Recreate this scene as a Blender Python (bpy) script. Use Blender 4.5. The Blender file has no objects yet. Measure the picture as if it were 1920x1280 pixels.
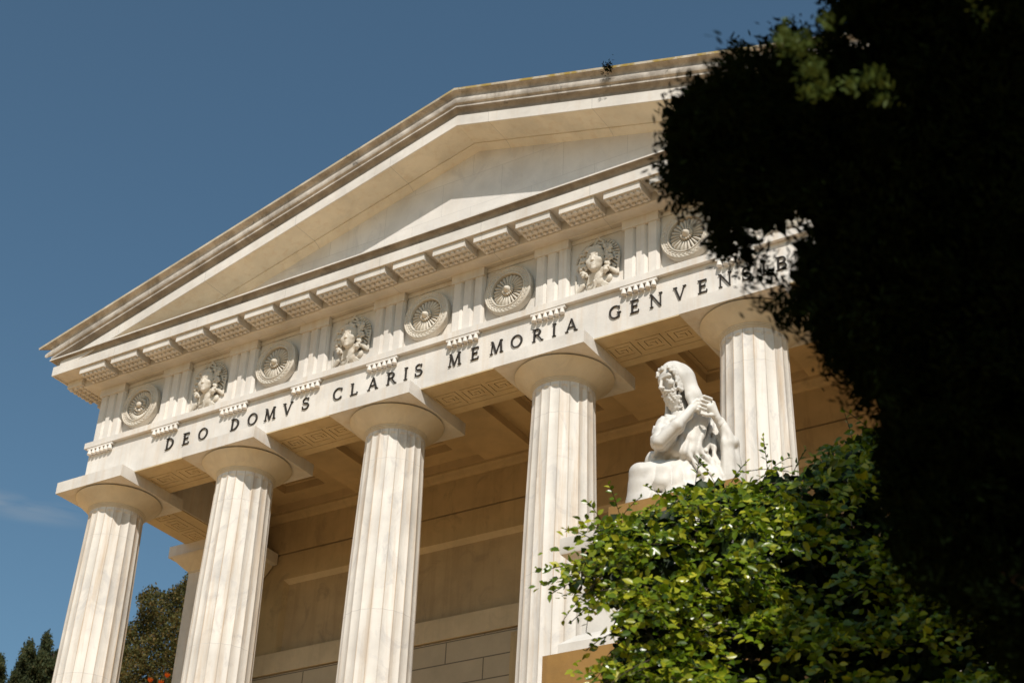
import bpy, math, random
import numpy as np
from mathutils import Vector, Matrix
rng = np.random.default_rng(7)
random.seed(7)
scene = bpy.context.scene
col = scene.collection
PI = math.pi

# ------------------------------------------------------------------ camera
CAM = np.array([19.004, -16.431, -12.529])
R3 = np.array([[0.84651005, 0.53063881, 0.04293249],
               [-0.24960604, 0.46682897, -0.84839115],
               [-0.4702314, 0.70745542, 0.52762606]])      # right, down, forward
FPX = 3057.2
cd = bpy.data.cameras.new('camera'); cam = bpy.data.objects.new('camera', cd); col.objects.link(cam)
cam.matrix_world = Matrix(((R3[0][0], -R3[1][0], -R3[2][0], CAM[0]),
                           (R3[0][1], -R3[1][1], -R3[2][1], CAM[1]),
                           (R3[0][2], -R3[1][2], -R3[2][2], CAM[2]), (0, 0, 0, 1)))
cd.sensor_width = 36.0; cd.lens = FPX / 1920 * 36; cd.clip_start = 0.1; cd.clip_end = 3000
cd.dof.use_dof = True; cd.dof.focus_distance = 20.5; cd.dof.aperture_fstop = 2.3
scene.camera = cam

# ------------------------------------------------------------------ light
SUN_EL, SUN_AZ = 45.0, 36.7            # azimuth measured from -Y towards +X
SV = np.array([math.cos(math.radians(SUN_EL)) * math.sin(math.radians(SUN_AZ)),
               -math.cos(math.radians(SUN_EL)) * math.cos(math.radians(SUN_AZ)),
               math.sin(math.radians(SUN_EL))])
sl = bpy.data.lights.new('sun', 'SUN'); sun = bpy.data.objects.new('sun', sl); col.objects.link(sun)
sl.energy = 4.05; sl.angle = math.radians(0.5); sl.color = (1.0, 0.945, 0.865)
sun.rotation_euler = Vector(SV).to_track_quat('Z', 'Y').to_euler()
w = bpy.data.worlds.new('World'); scene.world = w; w.use_nodes = True
nt = w.node_tree; bg = nt.nodes['Background']
sky = nt.nodes.new('ShaderNodeTexSky'); sky.sky_type = 'NISHITA'; sky.sun_disc = False
sky.sun_elevation = math.radians(SUN_EL)
sky.sun_rotation = math.atan2(SV[0], SV[1])
sky.altitude = 200; sky.air_density = 1.0; sky.dust_density = 0.6; sky.ozone_density = 1.2
SKY = 0.092
# one thin wisp low on the left, fading to nothing around it
tc = nt.nodes.new('ShaderNodeTexCoord')
mp = nt.nodes.new('ShaderNodeMapping'); mp.inputs['Scale'].default_value = (9, 9, 70)
no = nt.nodes.new('ShaderNodeTexNoise'); no.inputs['Scale'].default_value = 2.2; no.inputs['Detail'].default_value = 8; no.inputs['Distortion'].default_value = 0.6
rp = nt.nodes.new('ShaderNodeMapRange'); rp.inputs[1].default_value = 0.30; rp.inputs[2].default_value = 0.72
dv = R3.T @ np.array([(40-960)/FPX, (950-640)/FPX, 1.0]); dv /= np.linalg.norm(dv)
sb = nt.nodes.new('ShaderNodeVectorMath'); sb.operation = 'SUBTRACT'; sb.inputs[1].default_value = tuple(dv)
sm = nt.nodes.new('ShaderNodeMapping'); sm.inputs['Scale'].default_value = (1, 1, 6.5)
ln = nt.nodes.new('ShaderNodeVectorMath'); ln.operation = 'LENGTH'
mk = nt.nodes.new('ShaderNodeMapRange'); mk.interpolation_type = 'SMOOTHSTEP'; mk.inputs[1].default_value = 0.0; mk.inputs[2].default_value = 0.062; mk.inputs[3].default_value = 0.75; mk.inputs[4].default_value = 0.0
ml = nt.nodes.new('ShaderNodeMath'); ml.operation = 'MULTIPLY'
mx = nt.nodes.new('ShaderNodeMixRGB'); mx.inputs[2].default_value = (3.4, 3.9, 4.4, 1)
gr = nt.nodes.new('ShaderNodeMixRGB'); gr.blend_type = 'MULTIPLY'; gr.inputs[0].default_value = 1; gr.inputs[2].default_value = (0.86, 1.06, 1.0, 1)
for q_, p_ in ((tc.outputs['Generated'], mp.inputs[0]), (mp.outputs[0], no.inputs['Vector']), (no.outputs['Fac'], rp.inputs[0]), (tc.outputs['Generated'], sb.inputs[0]), (sb.outputs[0], sm.inputs[0]), (sm.outputs[0], ln.inputs[0]),
               (ln.outputs['Value'], mk.inputs[0]), (rp.outputs[0], ml.inputs[0]), (mk.outputs[0], ml.inputs[1]), (ml.outputs[0], mx.inputs[0]), (sky.outputs[0], gr.inputs[1]), (gr.outputs[0], mx.inputs[1]), (mx.outputs[0], bg.inputs[0])):
    nt.links.new(q_, p_)
bg.inputs[1].default_value = SKY
scene.view_settings.view_transform = 'Standard'; scene.view_settings.look = 'None'
scene.view_settings.exposure = 0.0; scene.view_settings.gamma = 1.0
scene.cycles.max_bounces = 6; scene.cycles.diffuse_bounces = 2

# ------------------------------------------------------------------ helpers
def ray(px, py):
    v = R3.T @ np.array([(px - 960) / FPX, (py - 640) / FPX, 1.0]); return v / np.linalg.norm(v)
def proj(P):
    v = (np.asarray(P) - CAM) @ R3.T
    return 960 + FPX * v[..., 0] / v[..., 2], 640 + FPX * v[..., 1] / v[..., 2], v[..., 2]
def empty(name, loc, label, cat, group=None):
    o = bpy.data.objects.new(name, None); col.objects.link(o); o.location = loc
    o['label'] = label; o['category'] = cat
    if group: o['group'] = group
    return o
def tag(o, label, cat, group=None):
    o['label'] = label; o['category'] = cat
    if group: o['group'] = group
def link(name, me, mat, parent=None, smooth=False):
    o = bpy.data.objects.new(name, me); col.objects.link(o)
    if mat: 
        if not me.materials: me.materials.append(mat)
    if parent:
        o.parent = parent
    if smooth:
        me.polygons.foreach_set('use_smooth', [True] * len(me.polygons))
    return o
def gparent(o):
    v = Vector((0, 0, 0))
    while o is not None:
        v += o.location; o = o.parent
    return v
class MB:
    """collects faces in world coordinates; build() re-bases them to the parent's origin"""
    def __init__(s): s.v = []; s.f = []
    def add(s, vs, fs):
        n = len(s.v); s.v.extend([tuple(map(float, q)) for q in vs]); s.f.extend([tuple(i + n for i in q) for q in fs])
    def box(s, x0, x1, y0, y1, z0, z1):
        s.add([(x0,y0,z0),(x1,y0,z0),(x1,y1,z0),(x0,y1,z0),(x0,y0,z1),(x1,y0,z1),(x1,y1,z1),(x0,y1,z1)],
              [(0,3,2,1),(4,5,6,7),(0,1,5,4),(1,2,6,5),(2,3,7,6),(3,0,4,7)])
    def sweep(s, rings, closed_profile=True, caps=True, closed_path=False):
        n = len(rings[0]); vs = [q for r in rings for q in r]; fs = []
        m = len(rings); last = n if closed_profile else n - 1
        for i in range(m if closed_path else m - 1):
            j = (i + 1) % m
            for k in range(last):
                l = (k + 1) % n
                fs.append((i*n+k, i*n+l, j*n+l, j*n+k))
        if caps and closed_profile and not closed_path:
            fs.append(tuple(range(n))[::-1]); fs.append(tuple((m-1)*n + k for k in range(n)))
        s.add(vs, fs)
    def lathe(s, prof, c, n=32, cap0=True, cap1=True, axis='z'):
        rings = []
        for r, z in prof:
            ring = []
            for k in range(n):
                a = 2*PI*k/n
                if axis == 'z': ring.append((c[0]+r*math.cos(a), c[1]+r*math.sin(a), c[2]+z))
                else: ring.append((c[0]+r*math.cos(a), c[1]-z, c[2]+r*math.sin(a)))     # axis -y
            rings.append(ring)
        m = len(rings); vs = [q for r in rings for q in r]; fs = []
        for i in range(m-1):
            for k in range(n):
                l = (k+1) % n
                fs.append((i*n+k, i*n+l, (i+1)*n+l, (i+1)*n+k))
        if cap0: fs.append(tuple(range(n))[::-1])
        if cap1: fs.append(tuple((m-1)*n+k for k in range(n)))
        s.add(vs, fs)
    def tube(s, pts, rad, n=7):
        pts = [np.array(p, float) for p in pts]; rings = []
        for i, p in enumerate(pts):
            t = pts[min(i+1, len(pts)-1)] - pts[max(i-1, 0)]; t /= np.linalg.norm(t) + 1e-9
            a = np.cross(t, (0.31, 0.2, 0.93)); a /= np.linalg.norm(a) + 1e-9; b = np.cross(t, a)
            r = rad[i] if hasattr(rad, '__len__') else rad
            rings.append([p + r*(math.cos(2*PI*k/n)*a + math.sin(2*PI*k/n)*b) for k in range(n)])
        s.sweep(rings)
    def build(s, name, mat, parent=None, smooth=False, angle=None):
        me = bpy.data.meshes.new(name)
        v = np.array(s.v)
        if parent is not None: v = v - np.array(gparent(parent))
        me.from_pydata([tuple(q) for q in v], [], s.f); me.validate(); 
        import bmesh
        bm = bmesh.new(); bm.from_mesh(me); bmesh.ops.recalc_face_normals(bm, faces=bm.faces); bm.to_mesh(me); bm.free()
        o = link(name, me, mat, parent, smooth)
        if angle is not None:
            me.polygons.foreach_set('use_smooth', [True]*len(me.polygons))
            me.set_sharp_from_angle(angle=math.radians(angle))
        return o
def arr_mesh(name, V, F, mat, parent=None, smooth=False):
    """fast mesh from numpy: V (n,3) world coordinates, F (m,k)"""
    me = bpy.data.meshes.new(name); V = np.asarray(V, np.float32)
    if parent is not None: V = V - np.array(gparent(parent), np.float32)
    F = np.asarray(F, np.int32); m, k = F.shape
    me.vertices.add(len(V)); me.vertices.foreach_set('co', V.ravel())
    me.loops.add(m*k); me.loops.foreach_set('vertex_index', F.ravel())
    me.polygons.add(m); me.polygons.foreach_set('loop_start', np.arange(m, dtype=np.int32)*k)
    me.polygons.foreach_set('loop_total', np.full(m, k, np.int32))
    if smooth: me.polygons.foreach_set('use_smooth', np.ones(m, bool))
    me.update(calc_edges=True)
    return link(name, me, mat, parent)

# ------------------------------------------------------------------ materials
def newmat(name):
    m = bpy.data.materials.new(name); m.use_nodes = True
    return m, m.node_tree, m.node_tree.nodes['Principled BSDF']
def mixrgb(nt, a, b, fac, mode='MIX'):
    n = nt.nodes.new('ShaderNodeMixRGB'); n.blend_type = mode
    for i, q in ((1, a), (2, b)):
        if isinstance(q, tuple): n.inputs[i].default_value = (*q, 1)
        else: nt.links.new(q, n.inputs[i])
    if isinstance(fac, (int, float)): n.inputs[0].default_value = fac
    else: nt.links.new(fac, n.inputs[0])
    return n.outputs[0]
def noise(nt, scale, stretch=(1, 1, 1), detail=6, lo=0.4, hi=0.6, rough=0.6, dist=0.0, off=(0, 0, 0)):
    g = nt.nodes.new('ShaderNodeNewGeometry'); mp = nt.nodes.new('ShaderNodeMapping')
    mp.inputs['Scale'].default_value = stretch; mp.inputs['Location'].default_value = off
    n = nt.nodes.new('ShaderNodeTexNoise'); n.inputs['Scale'].default_value = scale
    n.inputs['Detail'].default_value = detail; n.inputs['Roughness'].default_value = rough; n.inputs['Distortion'].default_value = dist
    r = nt.nodes.new('ShaderNodeMapRange'); r.inputs[1].default_value = lo; r.inputs[2].default_value = hi
    nt.links.new(g.outputs['Position'], mp.inputs[0]); nt.links.new(mp.outputs[0], n.inputs['Vector'])
    nt.links.new(n.outputs['Fac'], r.inputs[0])
    return r.outputs[0]
def scale_fac(nt, f, k):
    n = nt.nodes.new('ShaderNodeMath'); n.operation = 'MULTIPLY'; nt.links.new(f, n.inputs[0])
    if isinstance(k, (int, float)): n.inputs[1].default_value = k
    else: nt.links.new(k, n.inputs[1])
    return n.outputs[0]
def bump(nt, b, h, strength=0.2, dist=0.01):
    n = nt.nodes.new('ShaderNodeBump'); n.inputs['Strength'].default_value = strength; n.inputs['Distance'].default_value = dist
    nt.links.new(h, n.inputs['Height']); nt.links.new(n.outputs[0], b.inputs['Normal'])
def east(nt):
    g = nt.nodes.new('ShaderNodeNewGeometry'); s = nt.nodes.new('ShaderNodeSeparateXYZ'); r = nt.nodes.new('ShaderNodeMapRange')
    r.inputs[1].default_value = 6.0; r.inputs[2].default_value = 8.0; r.inputs[3].default_value = 0.25; r.inputs[4].default_value = 1.0
    nt.links.new(g.outputs['Position'], s.inputs[0]); nt.links.new(s.outputs[0], r.inputs[0]); return r.outputs[0]
def marble(name, base, streak=0.35, streak_col=(0.62, 0.44, 0.26), vein=0.25, arris=0.0, grime=0.0, lichen=0.0, joints=None, rough=0.55):
    m, nt, b = newmat(name)
    dk = tuple(c*0.80 for c in base); lt = tuple(min(1, c*1.05) for c in base)
    c = mixrgb(nt, dk, lt, noise(nt, 1.3, detail=9, lo=0.3, hi=0.62))
    c = mixrgb(nt, c, tuple(q*f for q, f in zip(base, (0.74, 0.75, 0.78))), scale_fac(nt, noise(nt, 2.2, (1, 1, 0.6), 10, 0.53, 0.66, 0.7, 1.6, (3, 1, 7)), vein))
    if streak: c = mixrgb(nt, c, streak_col, scale_fac(nt, noise(nt, 1.0, (7, 7, 0.35), 8, 0.50, 0.72, 0.65, 0.3, (5, 2, 0)), streak))
    if joints:
        g = nt.nodes.new('ShaderNodeNewGeometry'); mp = nt.nodes.new('ShaderNodeMapping')
        mp.inputs['Rotation'].default_value = joints.get('rot', (math.radians(90), 0, 0)); mp.inputs['Location'].default_value = joints.get('off', (0, 0, 0))
        bk = nt.nodes.new('ShaderNodeTexBrick'); bk.inputs['Scale'].default_value = 1
        bk.inputs['Brick Width'].default_value = joints['w']; bk.inputs['Row Height'].default_value = joints['h']
        bk.inputs['Mortar Size'].default_value = joints.get('m', 0.006); bk.inputs['Mortar Smooth'].default_value = 0.3
        bk.inputs['Color1'].default_value = (0, 0, 0, 1); bk.inputs['Color2'].default_value = (0.35, 0.35, 0.35, 1); bk.inputs['Mortar'].default_value = (1, 1, 1, 1)
        nt.links.new(g.outputs['Position'], mp.inputs[0]); nt.links.new(mp.outputs[0], bk.inputs['Vector'])
        c = mixrgb(nt, c, tuple(q*0.84 for q in base), bk.outputs['Color'])
        c = mixrgb(nt, c, tuple(q*0.35 for q in base), scale_fac(nt, bk.outputs['Fac'], joints.get('s', 0.6)))
    if arris:
        at = nt.nodes.new('ShaderNodeAttribute'); at.attribute_name = 'arris'
        pw = nt.nodes.new('ShaderNodeMath'); pw.operation = 'POWER'; pw.inputs[1].default_value = 1.6; nt.links.new(at.outputs['Fac'], pw.inputs[0])
        wc = mixrgb(nt, (0.52, 0.35, 0.19), (0.40, 0.36, 0.31), noise(nt, 0.9, detail=3, lo=0.42, hi=0.58))
        c = mixrgb(nt, c, wc, scale_fac(nt, scale_fac(nt, pw.outputs[0], noise(nt, 1.1, (2, 2, .8), 5, 0.25, 0.5, off=(2, 2, 5))), arris))
    if grime:
        c = mixrgb(nt, c, (0.16, 0.13, 0.10), scale_fac(nt, noise(nt, 2.1, (1, 1, 1.2), 10, 0.42, 0.70, 0.72, 0.5, (1, 4, 2)), grime))
        c = mixrgb(nt, c, (0.035, 0.03, 0.025), scale_fac(nt, noise(nt, 3.0, (1, 1, 0.5), 9, 0.60, 0.70, 0.7, 0.4, (9, 0, 3)), grime))
    if lichen:
        c = mixrgb(nt, c, (0.38, 0.26, 0.04), scale_fac(nt, scale_fac(nt, noise(nt, 2.6, (1, 1, 1), 9, 0.46, 0.56, 0.75, 0, (2, 8, 3)), east(nt)), lichen))
    nt.links.new(c, b.inputs['Base Color']); b.inputs['Roughness'].default_value = rough; b.inputs['Specular IOR Level'].default_value = 0.3
    bump(nt, b, noise(nt, 26, detail=6, lo=0.2, hi=0.8), 0.18, 0.008)
    return m
M = {}
WH = (0.81, 0.755, 0.69)
M['marble'] = marble('white_marble', WH)
M['shaft'] = marble('column_marble', (0.81, 0.755, 0.685), 0.8, (0.58, 0.42, 0.27), 0.9, arris=0.9, joints=dict(w=60, h=2.35, s=0.16, m=0.005, off=(30, 0.75, 0)))
M['cornice'] = marble('weathered_marble', (0.80, 0.745, 0.675), 0.25, grime=0.12, joints=dict(w=1.83, h=60, s=0.5, m=0.004, off=(.4, 30, 0)))
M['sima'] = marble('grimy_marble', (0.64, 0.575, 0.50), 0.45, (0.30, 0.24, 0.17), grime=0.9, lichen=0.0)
M['shade_grime'] = marble('shaded_grimy_marble', (0.40, 0.345, 0.28), 0.3, (0.2, 0.15, 0.1), 0.3, grime=0.9)  # grime plus the shade of the undercut mouldings, put into the colour
M['lichen'] = marble('lichen_marble', (0.66, 0.58, 0.46), 0.2, grime=0.6, lichen=0.9)
M['tympanum'] = marble('tympanum_marble', (0.80, 0.755, 0.705), 0.12, vein=0.5, joints=dict(w=1.1, h=0.62, s=0.25, m=0.004))
M['relief'] = marble('carved_marble', (0.72, 0.655, 0.56), 0.25, vein=0.1, grime=0.12)
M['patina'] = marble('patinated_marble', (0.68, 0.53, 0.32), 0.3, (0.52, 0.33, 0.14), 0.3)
M['capital'] = marble('capital_marble', (0.76, 0.66, 0.51), 0.2, vein=0.35)
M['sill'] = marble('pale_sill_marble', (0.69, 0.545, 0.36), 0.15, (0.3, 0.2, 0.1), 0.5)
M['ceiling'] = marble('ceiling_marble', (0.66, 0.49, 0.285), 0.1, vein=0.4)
M['warm_soffit'] = marble('bounce_tinted_marble', (0.79, 0.68, 0.50), 0.35, (0.58, 0.38, 0.17), 0.3, joints=dict(w=1.83, h=60, s=0.5, m=0.004, off=(.4, 30, 0)))  # patina plus warm bounced light, put into the soffit's colour
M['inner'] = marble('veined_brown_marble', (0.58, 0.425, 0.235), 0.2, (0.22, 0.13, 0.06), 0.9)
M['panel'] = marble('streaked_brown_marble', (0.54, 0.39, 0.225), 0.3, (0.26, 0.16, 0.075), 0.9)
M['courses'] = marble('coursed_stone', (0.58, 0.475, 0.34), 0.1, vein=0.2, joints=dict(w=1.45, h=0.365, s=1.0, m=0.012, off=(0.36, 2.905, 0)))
M['statue'] = marble('statue_marble', (0.78, 0.735, 0.67), 0.12, (0.5, 0.42, 0.32), vein=0.2, grime=0.06, rough=0.5)
M['paving'] = marble('pale_paving', (0.58, 0.36, 0.13), 0.0, vein=0.2, joints=dict(w=1.2, h=0.6, s=0.5, rot=(0, 0, 0)))
M['brownstone'] = marble('brown_stone', (0.36, 0.20, 0.06), 0.35, (0.16, 0.075, 0.025), 0.5, grime=0.12, rough=0.8)
m, nt_, b_ = newmat('dark_bronze'); b_.inputs['Base Color'].default_value = (0.045, 0.036, 0.028, 1); b_.inputs['Roughness'].default_value = 0.55; b_.inputs['Metallic'].default_value = 0.3
M['bronze'] = m
m, nt_, b_ = newmat('gravel_earth')
nt_.links.new(mixrgb(nt_, (0.32, 0.20, 0.09), (0.52, 0.335, 0.15), noise(nt_, 0.8, detail=10, lo=0.3, hi=0.7)), b_.inputs['Base Color']); b_.inputs['Roughness'].default_value = 0.95
M['earth'] = m
def leafmat(name, c0, c1, c2=None, rough=0.45, transl=0.25, spec=0.4, tc=None):
    m, nt, b = newmat(name)
    g = nt.nodes.new('ShaderNodeNewGeometry')
    rp = nt.nodes.new('ShaderNodeValToRGB'); e = rp.color_ramp.elements
    e[0].color = (*c0, 1); e[1].color = (*(c2 or c1), 1)
    if c2: q = e.new(0.55); q.color = (*c1, 1)
    nt.links.new(g.outputs['Random Per Island'], rp.inputs[0])
    cc = mixrgb(nt, rp.outputs[0], (0.5, 0.5, 0.5), 0.0)
    v = mixrgb(nt, rp.outputs[0], c0, scale_fac(nt, noise(nt, 1.6, detail=4, lo=0.42, hi=0.62), 0.4))
    nt.links.new(v, b.inputs['Base Color']); b.inputs['Roughness'].default_value = rough; b.inputs['Specular IOR Level'].default_value = spec
    if transl:
        t = nt.nodes.new('ShaderNodeBsdfTranslucent'); nt.links.new(v, t.inputs[0])
        ms = nt.nodes.new('ShaderNodeMixShader'); ms.inputs[0].default_value = transl
        out = nt.nodes['Material Output']
        nt.links.new(b.outputs[0], ms.inputs[1]); nt.links.new(t.outputs[0], ms.inputs[2]); nt.links.new(ms.outputs[0], out.inputs[0])
    return m
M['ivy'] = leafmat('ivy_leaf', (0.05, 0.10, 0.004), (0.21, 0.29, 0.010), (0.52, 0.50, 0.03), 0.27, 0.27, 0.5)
M['shadeivy'] = leafmat('shaded_ivy_leaf', (0.008, 0.020, 0.003), (0.022, 0.042, 0.005), None, 0.5, 0.1, 0.25)  # inner leaves: shade of the gaps put into the colour
M['yew'] = leafmat('yew_needles', (0.003, 0.005, 0.002), (0.006, 0.009, 0.002), None, 1.0, 0.0, 0.0)  # near-black: the crown's shade is put into the colour
M['yewtip'] = leafmat('sunlit_yew_tips', (0.06, 0.09, 0.015), (0.12, 0.16, 0.03), None, 0.6, 0.3, 0.2)  # tips in the sun: their light is put into a lighter green
M['conifer'] = leafmat('conifer_foliage', (0.035, 0.038, 0.010), (0.09, 0.085, 0.02), (0.17, 0.105, 0.03), 0.7, 0.15, 0.2)
M['cypress'] = leafmat('cypress_foliage', (0.02, 0.03, 0.01), (0.045, 0.056, 0.018), (0.08, 0.07, 0.024), 0.7, 0.12, 0.2)
M['petal'] = leafmat('orange_petal', (0.75, 0.14, 0.015), (0.85, 0.25, 0.03), None, 0.5, 0.3, 0.2)
m, nt_, b_ = newmat('bark')
nt_.links.new(mixrgb(nt_, (0.03, 0.021, 0.014), (0.075, 0.053, 0.035), noise(nt_, 4, (3, 3, 0.5), 8, 0.35, 0.65)), b_.inputs['Base Color']); b_.inputs['Roughness'].default_value = 0.9
M['bark'] = m

# ================================================================== TEMPLE
d = 1.45; XR = 14.5; W2 = 0.285; XC = 7.25
temple = empty('temple', (XC, 0, -7.0), 'white marble temple front with fluted Doric columns, an inscribed architrave and a carved pediment', 'temple')
xl, xr = -W2, XR + W2
BACK = 12.0
colx = [0.143, 2.9, 5.8, 8.7, 11.6, 14.357]
YC = 0.455
Rk = lambda x: 3.585 - 0.2705*abs(x - XC)

# ---- columns
def shaft_mesh(cx, cy):
    nf, ns = 20, 12; n = nf*ns
    zs = [-7.0, -6.9, -6.2, -5.4, -4.6, -3.8, -3.0, -2.4, -1.9, -1.6, -1.42, -1.34, -1.30, -1.28, -1.265, -1.25, -1.235, -1.22, -1.205, -1.19, -1.175, -1.165, -1.155, -1.15, -1.14, -1.13, -1.12, -1.115]
    rz = lambda z: np.interp(z, [-7, -5, -4, -3, -2.2, -1.5, -1.1], [0.545, 0.515, 0.505, 0.490, 0.470, 0.452, 0.444])
    rings = []
    for z in zs:
        ring = []
        for k in range(n):
            t = (k % ns)/ns; u = abs(2*t - 1)
            zt = -1.165 - 0.055*(1 - math.sqrt(max(0, 1 - u*u)))
            F = min(1, max(0, (zt - z)/0.02)); 
            dep = 0.019*(1 - u**2.0)*F
            a = 2*PI*k/n + PI/nf*0.6
            r = rz(z) - dep*rz(z)/0.46
            ring.append((cx + r*math.cos(a), cy + r*math.sin(a), z))
        rings.append(ring)
    mb = MB(); mb.sweep(rings, caps=True)
    # closed rings: sweep() joins each ring to itself
    return mb
E_PROF = [(0.446, -1.116), (0.456, -1.110), (0.456, -1.100), (0.450, -1.097), (0.464, -1.090), (0.464, -1.080), (0.458, -1.077), (0.476, -1.070), (0.476, -1.060), (0.470, -1.056), (0.486, -1.048),
          (0.53, -1.008), (0.575, -0.968), (0.62, -0.930), (0.655, -0.900), (0.684, -0.874), (0.700, -0.855), (0.7045, -0.850), (0.697, -0.845), (0.655, -0.843), (0.655, -0.826)]
def make_column(i, cx, first=None):
    if first is None:
        mb = shaft_mesh(cx, YC); s = mb.build('column', M['shaft'], temple, angle=28)
        s.location = (cx - temple.location.x, YC, -7 + 7.0)
        me = s.data
        v = np.empty(len(me.vertices)*3, np.float32); me.vertices.foreach_get('co', v); v = v.reshape(-1, 3)
        v -= np.array([cx - temple.location.x, YC, 0], np.float32); me.vertices.foreach_set('co', v.ravel()); me.update()
        at = me.attributes.new('arris', 'FLOAT', 'POINT'); at.data.foreach_set('value', np.array([1.0 if (i % 12) == 0 else 0.0 for i in range(len(me.vertices))], np.float32))
        e = MB(); e.lathe(E_PROF, (cx, YC, 0), 72, True, True); eo = e.build('echinus', M['capital'], s, angle=35)
        a = MB(); a.box(cx-.731, cx+.731, YC-.731, YC+.731, -0.826, -0.6265); ao = a.build('abacus', M['marble'], s)
        return s
    s = first.copy(); col.objects.link(s); s.location.x = cx - temple.location.x
    for ch in first.children:
        c = ch.copy(); col.objects.link(c); c.parent = s
    return s
col0 = make_column(0, colx[0])
for i in range(1, 6): make_column(i, colx[i], col0)

# ---- architrave (front beam + two flank beams) with taenia
def ring_path(prof, mat, name, x_off=1.087, yback=BACK, smooth=None):
    """sweep an (outward, z) profile round the left flank, front and right flank"""
    rings = []
    for key in range(4):
        r = []
        for o, z in prof:
            X0 = xl - o*x_off; X1 = xr + o*x_off
            r.append([(X0, yback, z), (X0, -o, z), (X1, -o, z), (X1, yback, z)][key])
        rings.append(r)
    mb = MB(); mb.sweep(rings); return mb.build(name, mat, temple, angle=smooth)
mb = MB()
ZA = -0.6253
mb.box(xl, xr, 0.0, 0.848, ZA, 0.075); mb.box(xl, 0.62, 0.848, 3.62, ZA, 0.075); mb.box(XR-.62, xr, 0.848, 3.62, ZA, 0.075)
mb.box(xl, xr, -0.004, 0.848, 0.075, 0.15); mb.box(xl, 0.62, 0.848, BACK, 0.075, 0.15); mb.box(XR-.62, xr, 0.848, BACK, 0.075, 0.15)
arch = mb.build('architrave', M['marble'], temple)
mb = MB()
mb.box(xl-.076, xr+.076, -0.072, -0.0045, 0.045, 0.15); mb.box(xl-.076, xl-.0005, -0.0045, BACK, 0.045, 0.15); mb.box(xr+.0005, xr+.076, -0.0045, BACK, 0.045, 0.15)
mb.build('taenia', M['marble'], arch)
def regula(k):
    mb = MB(); cx = k*d
    mb.box(cx-W2, cx+W2, -0.064, -0.001, 0.002, 0.044)
    for j in range(6):
        x = cx + (j-2.5)*0.0925
        mb.lathe([(0.026, 0.003), (0.040, -0.072), (0.041, -0.080), (0.036, -0.086)][::-1], (x, -0.044, 0), 14)
    return mb.build('regula', M['marble'], arch, angle=40)
r0 = regula(0)
for k in range(1, 11):
    c = r0.copy(); col.objects.link(c); c.parent = arch; c.location = (k*d, 0, 0)
# meander panels sunk into the soffit
def key_lines(n, L):
    P = L/n; ls = []; t = 0.0065
    for i in range(n):
        a = i*P
        H = lambda x0, x1, y: ls.append((a+x0*P-t, a+x1*P+t, y-t, y+t))
        V = lambda x, y0, y1: ls.append((a+x*P-t, a+x*P+t, y0-t, y1+t))
        H(0.02, 0.82, 0.0); V(0.82, 0.0, 0.36); V(0.02, 0.06, 0.29); H(0.02, 0.66, 0.29)
        V(0.66, 0.12, 0.22); H(0.22, 0.66, 0.08); V(0.22, 0.08, 0.21); H(0.22, 0.36, 0.21); H(0.36, 0.52, 0.15); V(0.52, 0.15, 0.22)
    ls.append((0, L, 0.405-t, 0.405+t))
    return ls
def groove_panel(x0, y0, L, Wd, lines, z, flip=False):
    """a slab whose lower face carries the grooves as real channels"""
    xs = sorted(set([0, L] + [round(min(max(q, 0), L), 5) for l in lines for q in l[:2]]))
    ys = sorted(set([0, Wd] + [round(q, 5) for l in lines for q in l[2:]]))
    mb = MB()
    T = (lambda u, v: (x0+u, y0+v)) if not flip else (lambda u, v: (x0+v, y0+u))
    dep = {}
    for i in range(len(xs)-1):
        for j in range(len(ys)-1):
            cx, cy = (xs[i]+xs[i+1])/2, (ys[j]+ys[j+1])/2
            dep[i, j] = any(l[0] <= cx <= l[1] and l[2] <= cy <= l[3] for l in lines)
    G = 0.018
    for (i, j), g in dep.items():
        zz = z + (G if g else 0)
        c = [T(xs[i], ys[j]), T(xs[i+1], ys[j]), T(xs[i+1], ys[j+1]), T(xs[i], ys[j+1])]
        mb.add([(*q, zz) for q in c], [(0, 1, 2, 3)])
        for (di, dj, a, b) in ((1, 0, 1, 2), (0, 1, 2, 3)):
            o = dep.get((i+di, j+dj))
            if o is not None and o != g:
                mb.add([(*c[a], z), (*c[b], z), (*c[b], z+G), (*c[a], z+G)], [(0, 1, 2, 3)])
    return mb
first = None
for i in range(5):
    a, b = colx[i]+.731, colx[i+1]-.731
    L = b - a
    n = 3 if L > 1.4 else 2
    pb = groove_panel(a+0.001, 0.001, L-.002, 0.846, [(l[0]+0.03, l[1]+0.03, l[2]+0.28, l[3]+0.28) for l in key_lines(n, L-.07)], ZA-0.020)
    pb.box(a+.001, b-.001, 0.001, 0.847, ZA-0.0015, ZA-0.0005)
    for (p, q, r, s_) in ((a+.001, b-.001, 0.0005, 0.001), (a+.001, b-.001, 0.8465, 0.847)):
        pb.add([(p, r, ZA-.02), (q, r, ZA-.02), (q, r, ZA-.001), (p, r, ZA-.001)], [(0, 1, 2, 3)])
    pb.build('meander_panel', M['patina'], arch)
for sx in (-0.27, XR-.60):
    pb = groove_panel(sx, 1.20, 1.44, 0.87, [(l[0]+0.03, l[1]+0.03, l[2]+0.24, l[3]+0.24) for l in key_lines(3, 1.37)], ZA-0.020, True)
    pb.box(sx, sx+.87, 1.2, 2.64, ZA-0.0015, ZA-0.0005)
    for q in (sx, sx+.87): pb.add([(q, 1.2, ZA-.02), (q, 2.64, ZA-.02), (q, 2.64, ZA-.001), (q, 1.2, ZA-.001)], [(0, 1, 2, 3)])
    pb.build('meander_panel', M['patina'], arch)

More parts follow.
